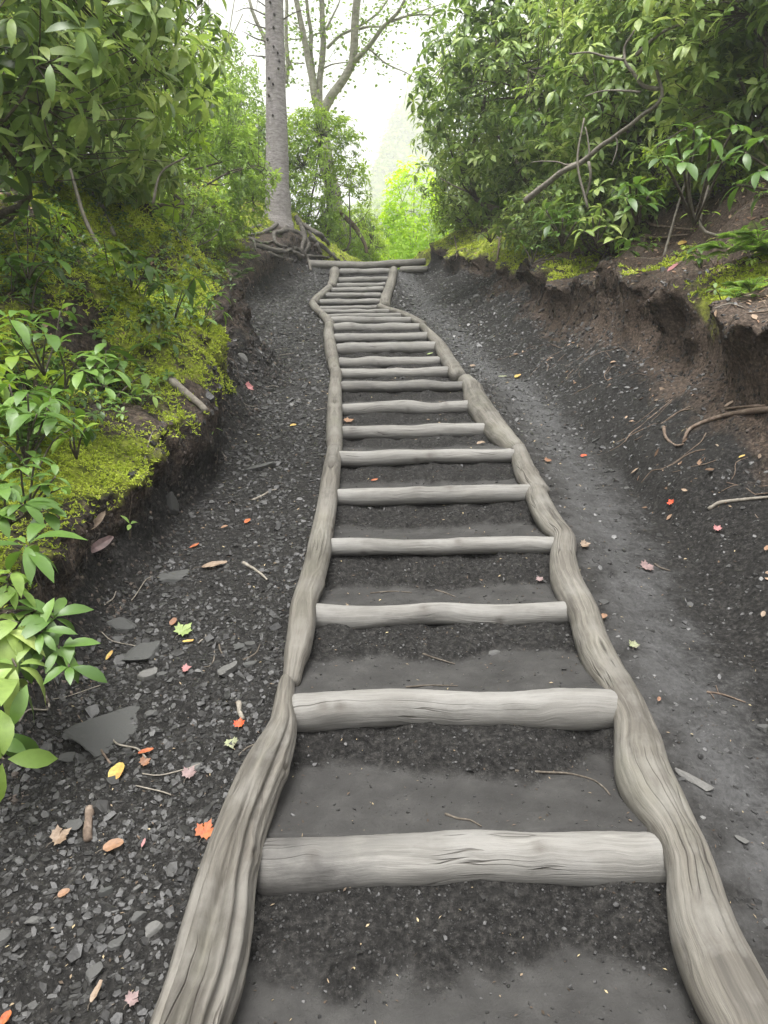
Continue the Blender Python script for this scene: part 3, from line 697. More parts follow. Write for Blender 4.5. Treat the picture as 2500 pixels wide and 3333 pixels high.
# ------------------------------------------------------------------ loose ground: chips, moss, litter
def rand_xy(n, wfun, x0, x1, y0, y1, rng):
    """random places on the ground, thinned by a weight, crowded towards the camera"""
    out = []; tot = 0
    while tot < n:
        y = y0*(y1/y0)**rng.random(n); x = rng.uniform(x0, x1, n); z, inf = ground(x, y, False)
        ok = rng.random(n) < wfun(x, y, inf); out.append(np.stack([x[ok], y[ok]], 1)); tot += ok.sum()
    return np.vstack(out)[:n]
def snap(xy):
    """height and normal of the built ground under each place"""
    P = np.zeros((len(xy), 3)); N = np.zeros((len(xy), 3)); dn = Vector((0, 0, -1))
    for k, (x, y) in enumerate(xy.tolist()):
        h, n, _, _ = BVH.ray_cast(Vector((x, y, 9)), dn, 60); P[k] = h; N[k] = n
    return P, N
def chips(name, xy, smin, smax, mat, rng, flat=.22, var_pow=1.0, sink=.0, parent=None, big=1.6):
    P, N = snap(xy); n = len(P); sz = smin*(smax/smin)**(rng.random(n)**big)*np.clip(.6+.11*P[:, 1], .75, 1.7)*np.where(rng.random(len(P)) < .035, 1.9, 1)
    N = norm(N + rng.normal(size=(n, 3))*.28); X = norm(np.cross(N, rand_dirs(n, rng))); Y = np.cross(N, X)
    m = 6; ang = np.sort(rng.random((n, m))*.8+np.arange(m)[None], 1)*2*np.pi/m; rad = rng.uniform(.55, 1.0, (n, m))*sz[:, None]*.5; asp = rng.uniform(.45, .95, (n, 1))
    th = sz*flat*rng.uniform(.5, 1.3, n)
    ring = np.cos(ang)[..., None]*rad[..., None]*X[:, None]+(np.sin(ang)*rad*asp)[..., None]*Y[:, None]
    top = P[:, None]+ring*.82+N[:, None]*(th*(.6-sink))[:, None, None]*(1+rng.normal(size=(n, m))*.12)[..., None]
    bot = P[:, None]+ring-N[:, None]*(th*.5)[:, None, None]
    V = np.concatenate([top, bot], 1).reshape(-1, 3); o = (np.arange(n)*2*m)[:, None]; j = np.arange(m); k = (j+1) % m
    quads = np.stack([m+j, m+k, k, j], -1); F4 = (o[:, None]+quads[None]).reshape(-1, 4)
    F6 = o+np.arange(m)[None]
    mb = MB(); mb.add(V, [F4, F6], var=np.repeat(np.clip(rng.random(n)**var_pow, 0, 1), 2*m)); return mb.build(name, mat, parent, False)
r1 = np.random.default_rng(11)
def w_left(x, y, i):
    u = i['u']; lim = np.where((y > 4.9) & (y < 8.6), .5, i['wid']*.35); return np.where(x < i['a'], np.clip(1-sstep(lim*.2, lim, u), 0, 1)*(.55+.45*sstep(-.5, .4, fbm(x*3, y*3, 0, 2, 5))), 0)
def w_right(x, y, i):
    return np.where(x > i['b'], (1-sstep(.85, 1.05, i['t']))*(.45+.55*sstep(4, 7, y))*(.3+.7*sstep(2.5, 5, y)), 0)
def w_in(x, y, i): return i['w']*np.where(y < 7.5, (1-i['dust'])*.8+.2, 0)
o = chips("slate_gravel", rand_xy(36000, w_left, -2.2, 0.3, 1.15, 14, r1), .005, .052, M_grav, r1, .22, 1.5, big=2.0); tag(o, "dark slate chips and gravel covering the washed out path left of the stair", "gravel", kind='stuff')
M_grav2 = stone_material('glint_toned_slate_chips', [(0, (.012, .012, .012)), (.5, (.030, .0295, .029)), (.88, (.075, .075, .073)), (1, (.17, .17, .165))], .42)  # lighter tones paint the sky's glint on the chips into their colour
o = chips("slate_gravel", rand_xy(32000, w_right, .1, 2.4, 1.15, 14, r1), .004, .040, M_grav2, r1, .22, 1.2, big=1.8); tag(o, "fine dark slate chips over the gully right of the stair", "gravel", kind='stuff')
o = chips("soil_crumbs", rand_xy(15000, w_in, -.7, .9, 1.15, 8, r1), .003, .02, M_grav, r1, .35, 3, big=2.4); tag(o, "dark crumbs of loose soil and grit between the step logs", "grit", kind='stuff')

FV = V[F]; FC = FV.mean(1); FAR = np.linalg.norm(np.cross(FV[:, 2]-FV[:, 0], FV[:, 3]-FV[:, 1]), axis=1)*.5; FN = norm(np.cross(FV[:, 2]-FV[:, 0], FV[:, 3]-FV[:, 1])); FN[FN[:, 2] < 0] *= -1
FS = {k: GI[k].reshape(-1)[F[:, 0]] for k in ('u', 'wid', 'lip', 't', 'foot', 'a', 'b', 'w')}; FS['m'] = moss.reshape(-1)[F[:, 0]]; FX0, FY0 = GX.reshape(-1)[F[:, 0]], GY.reshape(-1)[F[:, 0]]
def on_faces(n, wgt, rng, p=1.6):
    q = wgt*FAR/np.maximum(FC[:, 1], 1.5)**p; q = np.where((FC[:, 1] > 1.2) & (FC[:, 1] < 15), q, 0); q /= q.sum(); k = rng.choice(len(q), n, p=q); a, b = rng.random((2, n, 1))
    v = FV[k]; return (v[:, 0]*(1-a)+v[:, 1]*a)*(1-b)+(v[:, 3]*(1-a)+v[:, 2]*a)*b, FN[k]
def moss_w(x, y, i):
    u, wd = i['u'], i['wid']; tt_ = u/wd; b_ = fbm(x*1.4, y*1.4, 0, 3, 91)
    bare_ = sstep(4.9, 5.6, y)*(1-sstep(8.2, 9.0, y))
    m = sstep(.25, .85, tt_+.25*b_)*(1-bare_*(1-sstep(.9, 1.15, tt_)))*np.clip(.75+.8*b_, .2, 1)*(x < 0)*(1-sstep(1.3, 2.2, u)*.9)*(1-sstep(8.5, 9.5, y)*(1-sstep(1.0, 1.4, tt_))*.8)
    m = m*(.15+.85*sstep(-.35, .05, fbm(x*4.5, y*4.5, 0, 3, 97)))
    rt = (x > 0)*sstep(-.02, .1, x-i['lip'])*(1-sstep(.35, .6, x-i['lip']))*sstep(8.5, 10, y)*.6
    rk = np.exp(-(((x-2.15)/.25)**2+((y-4.55)/.22)**2))
    return np.clip(np.maximum(np.maximum(m, rt), rk), 0, 1)
r2 = np.random.default_rng(12)
n = 80000
_mw = np.clip(FS['m'], 0, 1)*np.where(FX0 < 0, 1-sstep(1.5, 2.6, FS['u'])*.8, 1)*(FX0 > -3.6)*(FX0 < 3.2); _mw[_mw < .2] = 0; _mw *= np.where((FX0 > 0) & (FN[:, 2] < .55), 0, 1)
P, N = on_faces(n, _mw, r2)
sc = .011*np.clip(P[:, 1]/3.0, .8, 2.6); mb = MB()
clump = np.clip(.55+.75*fbm(P[:, 0]*5, P[:, 1]*5, P[:, 2]*5, 3, 13), 0, 1)
P = P + norm(N)*(.022*clump*r2.random(n))[:, None]
for k in range(5):
    D = norm(N*.55+np.array([0, 0, .35])+rand_dirs(n, r2)*.95); leaves(mb, P, D, N+rand_dirs(n, r2)*.3, sc*r2.uniform(.8, 2.0, n), sc*.42, .3, .1, 1, np.clip(clump*.85+r2.normal(size=n)*.16, 0, 1))
o = mb.build("moss", M_mossb, None, False); tag(o, "yellow green feathery moss spread over both banks", "moss", kind='stuff')
# crumbling clods on the steep faces
_cw = np.where(FX0 < 0, (FS['u'] > .0)*(FS['u'] < FS['wid']*1.1), (FS['t'] > .6)*(FX0 < FS['lip']+.06))*(1-.8*np.clip(FS['m'], 0, 1))*(FS['w'] < .1)
P, N = on_faces(11000, _cw, r2, 1.3); n = len(P); sz = r2.uniform(.005, .022, n)*(.6+.5*r2.random(n))*np.clip(P[:, 1]/4.5, .7, 2); mb_ = MB(); m = 7
X = norm(np.cross(N, rand_dirs(n, r2))); Y = np.cross(N, X); ang = (np.arange(5)[None]+r2.random((n, 5))*.6)*2*np.pi/5; Q = [P-N*sz[:, None]*.3+(np.cos(ang)[..., k:k+1]*X+np.sin(ang)[..., k:k+1]*Y)*(sz*r2.uniform(.6, 1.1, n))[:, None] for k in range(5)]
T_ = [P+N*(sz*r2.uniform(.25, .6, n))[:, None]+(np.cos(ang)[..., k:k+1]*X+np.sin(ang)[..., k:k+1]*Y)*(sz*r2.uniform(.25, .7, n))[:, None] for k in range(5)]
Vc = np.stack(Q+T_, 1).reshape(-1, 3); o_ = (np.arange(n)*10)[:, None]; jj = np.arange(5); kk_ = (jj+1) % 5
mb_.add(Vc, [(o_[:, None]+np.stack([jj, kk_, 5+kk_, 5+jj], -1)[None]).reshape(-1, 4), o_+np.arange(5, 10)[None]], var=np.repeat(r2.random(n), 10))
M_clod = stone_material("soil_clod", [(0, (.008, .007, .006)), (.5, (.026, .020, .016)), (.85, (.065, .05, .04)), (1, (.13, .10, .08))], .85)
o = mb_.build("soil_clods", M_clod, None, False); tag(o, "crumbling dark clods of soil on the washed out bank faces", "soil", kind='stuff')
# moss and root hairs hanging from the edges of the turf
mb = MB(); mh = MB(); r3 = np.random.default_rng(13)
def fringe(side, n, y0, y1, lmax, target, rad, nleaf):
    for _ in range(n):
        y = y0*(y1/y0)**r3.random(); z, i = ground(0.0, y, False)
        if side > 0 and y < 5.2: continue
        if side < 0: x = float(i['foot']) - float(i['wid'])*r3.uniform(.5, 1.05) + .06
        else: x = float(i['lip']) - .10 + r3.uniform(-.12, .08)
        p, nn = drop(x, y); out = np.array([-side*1.0, 0, 0]); L = lmax*r3.uniform(.3, 1)
        rad_ = rad*min(1.0, y/7.0); pts = [p - out*.02, p+out*.03+[0, r3.normal()*.02, .0], p+out*(.05+r3.random()*.03)+[r3.normal()*.01, r3.normal()*.03, -L*.5], p+out*(.05+r3.random()*.04)+[r3.normal()*.02, r3.normal()*.05, -L]]
        C = spline(pts, .03); tube(mb if target == 0 else mh, C, np.linspace(rad_, rad_*.4, len(C)), 3, r3.random())
fringe(-1, 260, 2.0, 5.5, .22, 0, .0016, 0); fringe(1, 260, 3.5, 13, .22, 0, .0022, 0); fringe(-1, 120, 8, 14, .3, 0, .004, 0)
o = mb.build("hair_roots", M_root); tag(o, "fine hair roots hanging from the undercut turf edges", "roots", kind='stuff')
mb = MB()
for _ in range(380):
    y = 3.0*(9/3.0)**r3.random(); i = ground(0., y, False)[1]; x = float(i['lip'])+r3.uniform(-.45, .9); a = r3.uniform(-.9, .9)+(math.pi if r3.random() < .5 else 0); n_ = r3.integers(5, 12); pts = []
    for q in range(n_):
        pts.append((x, y)); a += r3.normal()*.45; x += math.cos(a)*.05; y += math.sin(a)*.05
    P_, _n = snap(np.array(pts)); rr_0 = r3.uniform(.0015, .0042); P_[:, 2] += rr_0*.3+.004*np.sin(np.arange(len(P_))*1.3)
    if np.abs(np.diff(P_[:, 2])).max() > .07: continue
    tube(mb, spline(P_, .03), rr_0, 4, r3.random())
o = mb.build("root_mat", M_root); tag(o, "mat of thin brown roots creeping over the top and edge of the right bank", "roots", kind='stuff')
_rb = np.random.default_rng(21)
xy = np.vstack([rand_xy(700, lambda x, y, i: i['w']*.9, -.7, .9, 1.2, 7, _rb), rand_xy(1300, lambda x, y, i: (x < i['a'])*(i['u'] < .1)*.9, -2, .2, 1.2, 12, _rb), rand_xy(900, lambda x, y, i: (x > i['b'])*(i['t'] < .9)*.9, .2, 2.3, 1.2, 12, _rb)])
P, N = snap(xy); n = len(P); mb = MB(); sz = _rb.uniform(.005, .02, n)*np.clip(P[:, 1]/3, .7, 2.2); N2 = norm(N+rand_dirs(n, _rb)*.3); M_bits = leaf_material("leaf_bits", [(.03, .022, .016), (.06, .045, .032), (.14, .10, .07), (.34, .27, .18), (.45, .38, .22)], .1, .7, .2)
leaves(mb, P+N*.004, np.cross(N2, rand_dirs(n, _rb)), N2, sz, sz*_rb.uniform(.12, .5, n), .2, .2, 1, _rb.random(n)**1.3); o = mb.build("debris", M_bits); tag(o, "bits of leaf, husk and needle strewn over the soil and treads", "debris", kind='stuff')
# dead leaves and needles under the shrubs
def w_lit(x, y, i):
    return np.where(x > i['lip']-.12, 1.0, np.where((x > i['lip']-.65) & (y < 7.5), .12, np.where(x < i['foot']-i['wid'], (.35*sstep(.3, .8, i['u'])+.5*sstep(1.0, 1.7, i['u'])), .0)))
xy = rand_xy(12000, w_lit, -4, 4.5, 2.5, 15, r3); P, N = snap(xy); n = len(P); mb = MB(); N2 = norm(N+rand_dirs(n, r3)*.35)
sz = r3.uniform(.018, .055, n)
M_lit = leaf_material("dead_leaf", [(.05, .034, .023), (.15, .095, .06), (.28, .18, .12), (.42, .31, .22), (.2, .16, .12)], .15, .7, .2)
leaves(mb, P+N*.006, np.cross(N2, rand_dirs(n, r3)), N2, sz, sz*r3.uniform(.25, .6, n), r3.uniform(-.3, .5, n), .25, 2)
o = mb.build("leaf_litter", M_lit); tag(o, "brown dead leaves and bits of bark littering the ground under the shrubs", "leaf litter", kind='stuff')

xy = rand_xy(170, lambda x, y, i: ((x > i['lip']-.3) | (i['u'] > -.4))*(i['w'] < .1)*.9, -3, 3.5, 1.6, 9, r3); P, N = snap(xy); mb = MB()
for q in range(len(P)):
    a = r3.uniform(0, 3.14); l = r3.uniform(.04, .2); x, y = xy[q]; pts, _n = snap(np.array([[x+math.cos(a)*l*f+r3.normal()*.006, y+math.sin(a)*l*f+r3.normal()*.006] for f in (-.5, -.2, .2, .5)]))
    if np.abs(np.diff(pts[:, 2])).max() > .06: continue
    r_ = r3.uniform(.0012, .0035); pts[:, 2] += r_+.003; tube(mb, spline(pts, .02), r_, 4, r3.random())
o = mb.build("twig_litter", M_deadwood); tag(o, "small broken twigs littering both banks", "twigs", kind='stuff')

# ------------------------------------------------------------------ stones
def rock(name, px, py, wpx, label, asp=.7, th=.35, seed=0, var=.4, sink=.3, rot=None, mat=None, group=None, tilt=.12):
    p, n = on_ground(px, py); rng = np.random.default_rng(seed+900); D = depth_of(p); w = wpx/FPX*D
    k = 11; nk = rand_dirs(k, rng)*np.array([1, 1, .45]); nk = norm(nk); nk = np.vstack([nk, [[0, 0, 1.0], [0, 0, -1]]]); dk = np.r_[rng.uniform(.55, 1.0, k), .62, .6]
    nu, nv = 26, 14; U, Vv = np.meshgrid(np.linspace(0, 2*np.pi, nu, endpoint=False), np.linspace(0.02, np.pi-.02, nv))
    d = np.stack([np.cos(U)*np.sin(Vv), np.sin(U)*np.sin(Vv), np.cos(Vv)], -1).reshape(-1, 3)
    dots = d @ nk.T; r = np.where(dots > .05, dk/np.maximum(dots, .05), 9).min(1)
    q = d*r[:, None]; q = q/np.abs(q[:, 0]).max()*.5
    q = q*np.array([1, asp, th]) ; q += .012*fbm(q[:, 0]*9, q[:, 1]*9, q[:, 2]*9+seed, 3, seed)[:, None]*norm(q)
    a = rng.uniform(0, 6.28) if rot is None else rot; R = np.array([[math.cos(a), -math.sin(a), 0], [math.sin(a), math.cos(a), 0], [0, 0, 1]])
    q = q @ R.T; nn = norm(np.array(n)+rng.normal(size=3)*tilt); X = norm(np.cross([0, 1.0, .01], nn)); Y = np.cross(nn, X)
    V = p + (q[:, :1]*X + q[:, 1:2]*Y + (q[:, 2:3] + th*(.5-sink)*.9)*nn)*w
    i = np.arange(nv-1)[:, None]*nu; j = np.arange(nu)[None]; kk = (j+1) % nu
    F = np.stack([i+j, i+nu+j, i+nu+kk, i+kk], -1).reshape(-1, 4); top = np.arange(nu)[None][:, ::-1]; bot = (nv-1)*nu+np.arange(nu)[None]
    mb = MB(); mb.add(V, [F, top[:, ::-1], bot[:, ::-1]], var=var); o = mb.build(name, mat or M_stone, None, False, None, tuple(p))
    return tag(o, label, "stone", group)
ROCKS = [
 (385,2385,330,"large flat grey slate slab sunk in the left gravel, the biggest stone in view",.72,.10,.25,.2,.35),
 (748,2187,92,"pale angular stone lying beside the left side log near the pink maple leaf",.7,.42,.8,.9,.25),
 (817,2165,60,"bluish grey wedge of slate touching the pale angular stone",.6,.4,.25,.5,.3),
 (785,2110,52,"blocky grey stone above the pale angular stone",.7,.5,.15,.4,.3),
 (480,2200,70,"whitish stone with a rusty side, left of the pink maple leaf",.6,.4,.9,.3,.3),
 (525,2200,46,"small grey pebble touching the whitish rusty stone",.8,.5,.45,.7,.3),
 (470,2130,150,"grey slate outcrop at the foot of the left bank, below the moss",.8,.3,.2,.6,.4),
 (405,2040,120,"broken slate ledge at the foot of the left bank beside the curled yellow leaf",.8,.35,.2,.6,.4),
 (560,1880,120,"flat slate outcrop in the gravel below the mossy bank",.6,.25,.22,.4,.4),
 (555,1640,90,"greenish grey boulder half buried under the left bank",.8,.5,.25,.3,.4),
 (850,1525,110,"slate outcrop beside the left side log at the broken joint",.7,.25,.35,.4,.4),
 (372,3085,86,"rounded brown grey stone at the lower left edge of the gravel",.8,.5,.4,.5,.3),
 (450,2985,60,"grey pebble between the two rounded stones at the lower left",.7,.5,.5,.5,.3),
 (506,3022,76,"oblong pale grey stone close to the split left side log",.55,.45,.8,.6,.3),
 (450,2895,40,"narrow bluish slate sliver standing on edge in the gravel",.4,.6,.7,.6,.2),
 (110,3002,62,"bluish grey stone near the left edge of the picture",.7,.5,.65,.6,.3),
 (15,3055,60,"greenish rounded stone cut off by the left edge of the picture",.8,.5,.5,.6,.3),
 (310,3170,64,"brownish oval stone below the rounded brown grey one",.7,.5,.5,.6,.3),
 (240,2690,56,"dark square slate block beside the upright broken stick",.9,.6,.4,.6,.3),
 (350,2905,62,"dark pointed slate stone in the middle of the lower left gravel",.6,.6,.1,.6,.3),
 (220,2470,70,"dark slate piece beside the big slab, near the hanging seedling",.6,.4,.3,.6,.3),
 (640,2500,60,"bluish slate flake beside the pinkish grey maple leaf",.7,.3,.6,.6,.3),
 (560,2210,44,"small dark stone right of the slate outcrop",.8,.5,.3,.6,.3),
 (490,2325,52,"grey oval stone just above the big slab",.6,.4,.45,.6,.3),
 (2268,2545,150,"long pale slate flake lying right of the stair, beside the near right side log",.32,.14,1.0,-.6,.3),
 (2395,2725,56,"small bluish square stone at the right edge below the long pale flake",.7,.4,.7,.3,.3),
 (1605,2125,46,"grey stone set in the trodden soil behind the third step log",.7,.4,.55,.3,.45),
 (2485,2370,50,"dark stone at the right edge of the gully",.7,.5,.4,.3,.4),
 (790,1165,48,"pale flat slate piece on the bare earth of the left bank",.45,.3,.9,.3,.3)]
for k, (px, py, w_, lb, asp, th, var, rot, snk) in enumerate(ROCKS):
    rock("slate_slab" if k == 0 else "stone", px, py, w_, lb, asp, th, k*3+1, var, snk, rot)
# a scatter of stones one could pick up, each its own object
kinds = [("grey", .35), ("pale grey", .8), ("dark", .1)]
mossy_log = None

# ------------------------------------------------------------------ fallen leaves
def leaf_mat(name, c, c2=None, rough=.6):
    c2 = tuple(x*.72 for x in (c2 or tuple(q*.6 for q in c))); c = tuple(x*.78 for x in c)
    m, nt, b = new_mat(name); P = nt.nodes.new('ShaderNodeTexCoord').outputs['Object']
    f = noise_n(nt, P, 45, 4, .65); col = ramp(nt, f, [(.42, c), (.62, c2 or tuple(x*.6 for x in c))])
    nt.links.new(col, b.inputs['Base Color']); b.inputs['Roughness'].default_value = rough
    tr = nt.nodes.new('ShaderNodeBsdfTranslucent'); nt.links.new(col, tr.inputs['Color']); mx = nt.nodes.new('ShaderNodeMixShader'); mx.inputs[0].default_value = .2
    nt.links.new(b.outputs[0], mx.inputs[1]); nt.links.new(tr.outputs[0], mx.inputs[2]); nt.links.new(mx.outputs[0], nt.nodes['Material Output'].inputs['Surface']); return m
LM = dict(green=leaf_mat("pale_green_leaf", (.33, .42, .15), (.28, .37, .12)), yellow=leaf_mat("yellow_leaf", (.62, .48, .11), (.58, .28, .09)), orange=leaf_mat("orange_leaf", (.42, .09, .025), (.52, .18, .05)),
 red=leaf_mat("red_leaf", (.72, .07, .03), (.8, .18, .04)), pink=leaf_mat("pink_leaf", (.52, .21, .21), (.42, .2, .19)), beige=leaf_mat("beige_leaf", (.36, .27, .19), (.25, .17, .11)),
 brown=leaf_mat("brown_leaf", (.25, .13, .075), (.36, .18, .10)), mauve=leaf_mat("mauve_leaf", (.34, .23, .22), (.25, .18, .17)), tan=leaf_mat("tan_leaf", (.36, .20, .11), (.26, .15, .09)), greyg=leaf_mat("grey_green_leaf", (.36, .40, .22), (.26, .25, .17)))
MAPLE = [(0,-.34),(.12,-.26),(.34,-.38),(.36,-.20),(.55,-.08),(.46,.04),(.60,.28),(.42,.27),(.33,.38),(.22,.27),(.24,.48),(.13,.52),(0,.78)]
MAPLE = MAPLE + [(-x, y) for x, y in MAPLE[-2:0:-1]]
OVAL = [(.32*math.sin(a)*(1+.1*math.cos(a)), -.5*math.cos(a)) for a in np.linspace(0, 2*math.pi, 20, endpoint=False)]
LONG = [(.17*math.sin(a), -.55*math.cos(a)) for a in np.linspace(0, 2*math.pi, 18, endpoint=False)]
def fallen(px, py, wpx, shape, mat, label, rot=0.0, curl=.25, seed=0):
    p, n = on_ground(px, py)
    # on a log instead when the line of sight meets one first
    dg = bpy.context.evaluated_depsgraph_get() if False else None
    rng = np.random.default_rng(seed+500); w = .76*wpx/FPX*depth_of(p)
    out = np.array({'m': MAPLE, 'o': OVAL, 'l': LONG}[shape], float); out = out/(out[:, 1].max()-out[:, 1].min())
    out += rng.normal(size=out.shape)*.012; n_ = len(out); nn = norm(n*.7+np.array([0, 0, .3])+np.array([0, -.25, 0])); X = norm(np.cross([math.sin(rot), math.cos(rot), .1], nn)); Y = np.cross(nn, X)
    rings = [out*f for f in (1, .66, .33)]; q = np.vstack(rings+[np.zeros((1, 2))])
    zz = curl*(q[:, 0]**2*1.6 - .35*q[:, 1]**2)+curl*.6*np.maximum(q[:, 1], 0)**2 + .05*fbm(q[:, 0]*4+seed, q[:, 1]*4, 0, 2, seed) - .02*np.exp(-(q[:, 0]/.03)**2)
    zz -= zz.min()
    V = p + (q[:, :1]*X+q[:, 1:2]*Y+zz[:, None]*nn)*w*1.0 + nn*.011
    j = np.arange(n_); k = (j+1) % n_; F4 = np.vstack([np.stack([a*n_+j, a*n_+k, (a+1)*n_+k, (a+1)*n_+j], -1) for a in (0, 1)]); F3 = np.stack([2*n_+j, 2*n_+k, np.full(n_, 3*n_)], -1)
    mb = MB(); mb.add(V, [F4, F3]); 
    o = mb.build("fallen_leaf", LM[mat], None, True, None, tuple(p))
    st_ = MB(); a = V[0]; c = spline([a, a-Y*w*.18+nn*w*.03, a-Y*w*.36+X*w*.08], .01); tube(st_, c, .0011, 4)
    st_.build("stalk", M_twig, o)
    return tag(o, label, "leaf", None)
FALL = [
 (596,2062,84,'m','green',"large pale green maple leaf lying on the gravel, left of the cracked side log",.5),
 (614,2094,50,'l','yellow',"narrow yellow leaf tucked under the large pale green maple leaf",1.5),
 (566,2030,44,'o','brown',"brown oval leaf touching the large pale green maple leaf",.2),
 (606,2184,42,'m','pink',"small pink maple leaf on the gravel below the pale green one",1.2),
 (782,2366,50,'m','red',"bright red orange maple leaf by the bend of the left side log",.1),
 (757,2424,62,'m','greyg',"faded grey green leaf just below the bright red orange maple leaf",2.9),
 (478,2452,66,'l','orange',"slim orange leaf right of the big slate slab",1.3),
 (470,2492,52,'m','brown',"dark reddish brown leaf under the slim orange leaf",.7),
 (617,2528,66,'m','mauve',"pinkish grey maple leaf lying on dark soil below the big slab",.4),
 (384,2522,96,'o','yellow',"big yellow and orange blotched leaf with a bitten tip, below the slate slab",.15),
 (668,2716,92,'m','orange',"rusty orange maple leaf propped against the split left side log",.3),
 (195,2735,90,'m','beige',"beige maple leaf on the gravel near the upright broken stick",.8),
 (372,2762,86,'o','tan',"torn tan leaf with yellow edges at the lower left",1.1),
 (470,2753,40,'l','pink',"thin pale pink leaf standing in the lower left gravel",.1),
 (357,2140,52,'l','yellow',"curled bright yellow leaf at the foot of the left bank",.2),
 (634,1782,44,'l','orange',"orange leaf on the gravel beside the second left side log",.9),
 (806,1702,34,'o','orange',"orange leaf on the gravel beside the upper part of the cracked side log",.5),
 (732,1722,30,'o','tan',"small tan leaf on the gravel left of the orange one",1.1),
 (955,1389,28,'o','yellow',"yellow leaf on the gravel path beside the seventh step",1.3),
 (806,1262,46,'m','pink',"pale pink maple leaf on the bare earth of the left bank",.6),
 (1132,1375,46,'m','tan',"curled tan leaf in the left corner behind the seventh step log",1.0),
 (1566,1449,40,'o','beige',"cupped beige leaf in the right corner behind the sixth step log",1.2),
 (1219,1566,30,'l','orange',"small orange leaf on the tread behind the fifth step log",1.4),
 (1400,1154,26,'l','green',"yellow green leaf resting near the right end of the eleventh step log",1.5),
 (1756,1893,34,'m','mauve',"crumpled pinkish brown leaf behind the right end of the third step log",.9),
 (1686,1228,30,'o','yellow',"pale yellow leaf on the grey wash right of the stair",1.3),
 (1636,1229,40,'l','greyg',"thin olive leaf beside the pale yellow one on the grey wash",1.5),
 (1538,1195,26,'o','beige',"pale beige leaf right of the twelfth step",1.2),
 (1900,1489,28,'o','red',"small red leaf on the gully floor, upper one of the two red ones",1.4),
 (1780,1505,36,'m','brown',"dark brown leaf beside the right side log at the joint",1.0),
 (2187,1640,32,'m','red',"vivid red leaf on the right slope, lower one of the two red ones",.3),
 (2335,1727,36,'m','pink',"pale pink leaf with a pointed tail on the right slope",.9),
 (2376,1318,46,'l','beige',"long cream coloured leaf on the brown roots of the right slope",1.4),
 (2415,1490,28,'l','yellow',"tiny pale yellow leaf on the dark soil at the right",1.4),
 (1900,1780,46,'m','beige',"beige leaf beside the wavy right side log at its narrowest place",1.4),
 (1962,2013,38,'o','tan',"tan leaf beside the bulge of the wavy right side log",1.0),
 (2100,1852,66,'m','mauve',"crumpled grey brown leaf in the middle of the right gully",1.2),
 (2058,2108,50,'m','greyg',"dull olive maple leaf beside the near right side log",.4),
 (2141,2282,24,'o','brown',"small brown oval leaf beside the near right side log",.5),
 (2485,2004,30,'o','beige',"cream leaf at the right edge of the gully",.7),
 (2496,1790,30,'o','tan',"yellowish tan leaf cut off by the right edge",.7),
 (318,3235,90,'l','beige',"curled beige and brown leaf at the bottom left beside the gravel stones",.2),
 (430,3262,66,'m','mauve',"shrivelled dull brown leaf near the lower end of the left side log",.6),
 (212,2915,52,'o','tan',"small salmon coloured leaf in the lower left gravel",1.0),
 (25,3320,60,'o','orange',"orange leaf at the bottom left corner",.5),
 (700,1845,110,'l','beige',"long dry brown leaf lying flat on the gravel beside the grey stick",1.45),
 (315,1700,110,'l','beige',"dry curled beige leaf hanging on the mossy bank, upper one of two",.1),
 (322,1775,130,'l','mauve',"dry curled reddish leaf hanging on the mossy bank, lower one of two",.15),
 (1975,700,80,'m','tan',"salmon coloured dead leaf beside the root of the sapling on the right bank",1.4),
 (2220,795,40,'o','yellow',"yellow leaf caught among the exposed roots on the right bank",1.3),
 (2190,875,70,'l','pink',"long reddish dead leaf lying on the right bank",.9),
 (598,838,60,'l','tan',"orange brown leaf on the moss beside the hanging seedling",1.4)]
for k, (px, py, w_, sh, mt, lb, rot) in enumerate(FALL):
    p, n = on_ground(px, py)
    if p is not None and p[1] < 20: fallen(px, py, w_, sh, mt, lb, rot*1.0, .25+.35*((k*37) % 10)/10, k)

# ------------------------------------------------------------------ twigs and sticks lying about
def lying(name, pts, rad_px, label, mat=None, cat="twig", lift=.6, seg=7, group=None, taper=.5, fork=None):
    W = []
    for (px, py) in pts:
        p, n = on_ground(px, py); W.append(p)
    W = np.array(W); r = rad_px/FPX*depth_of(W[0]); W[:, 2] += r*lift
    C = spline(W, max(.012, r*1.5)); C[:, 2] += .0
    C = C + np.stack([fbm(np.arange(len(C))*.22, 1, 0, 2, 5), fbm(np.arange(len(C))*.22, 2, 0, 2, 6), 0*C[:, 0]], -1)*r*.5
    mb = MB(); tube(mb, C, r*np.linspace(1, taper, len(C))*(1+.12*vnoise(np.arange(len(C))*.9, 3)), seg, .5)
    if fork:
        for (i0, q) in fork:
            p, n = on_ground(*q); s = C[int(i0*(len(C)-1))]; tube(mb, spline([s, (s+p)/2+[0, 0, r], p+[0, 0, r]], .02), np.linspace(r*.6, r*.25, len(spline([s, (s+p)/2, p], .02))) if False else r*.4, 5, .5)
    o = mb.build(name, mat or M_twig, None, True, None, tuple(W[0])); return tag(o, label, cat, group)
lying("twig", [(1676,2512),(1760,2515),(1850,2520),(1925,2538),(1962,2562),(1985,2590)], 4.5, "long thin curved twig on the tread behind the nearest step log", M_twig)
lying("twig", [(1448,2652),(1490,2666),(1530,2672),(1566,2692)], 4.5, "short dark twig on the nearest tread, left of the long curved one", M_twig)
lying("twig", [(1375,2130),(1420,2145),(1480,2163)], 3.5, "dark twig on the tread behind the third step log")
lying("twig", [(1320,2238),(1400,2232),(1490,2234)], 3, "thin straight twig lying just behind the second step log")
lying("twig", [(1205,1932),(1275,1926),(1340,1930)], 2.5, "thin dark twig lying behind the third step log near its left half")
lying("twig", [(1415,1922),(1445,1930),(1480,1944)], 3, "short slanting twig behind the middle of the third step log")
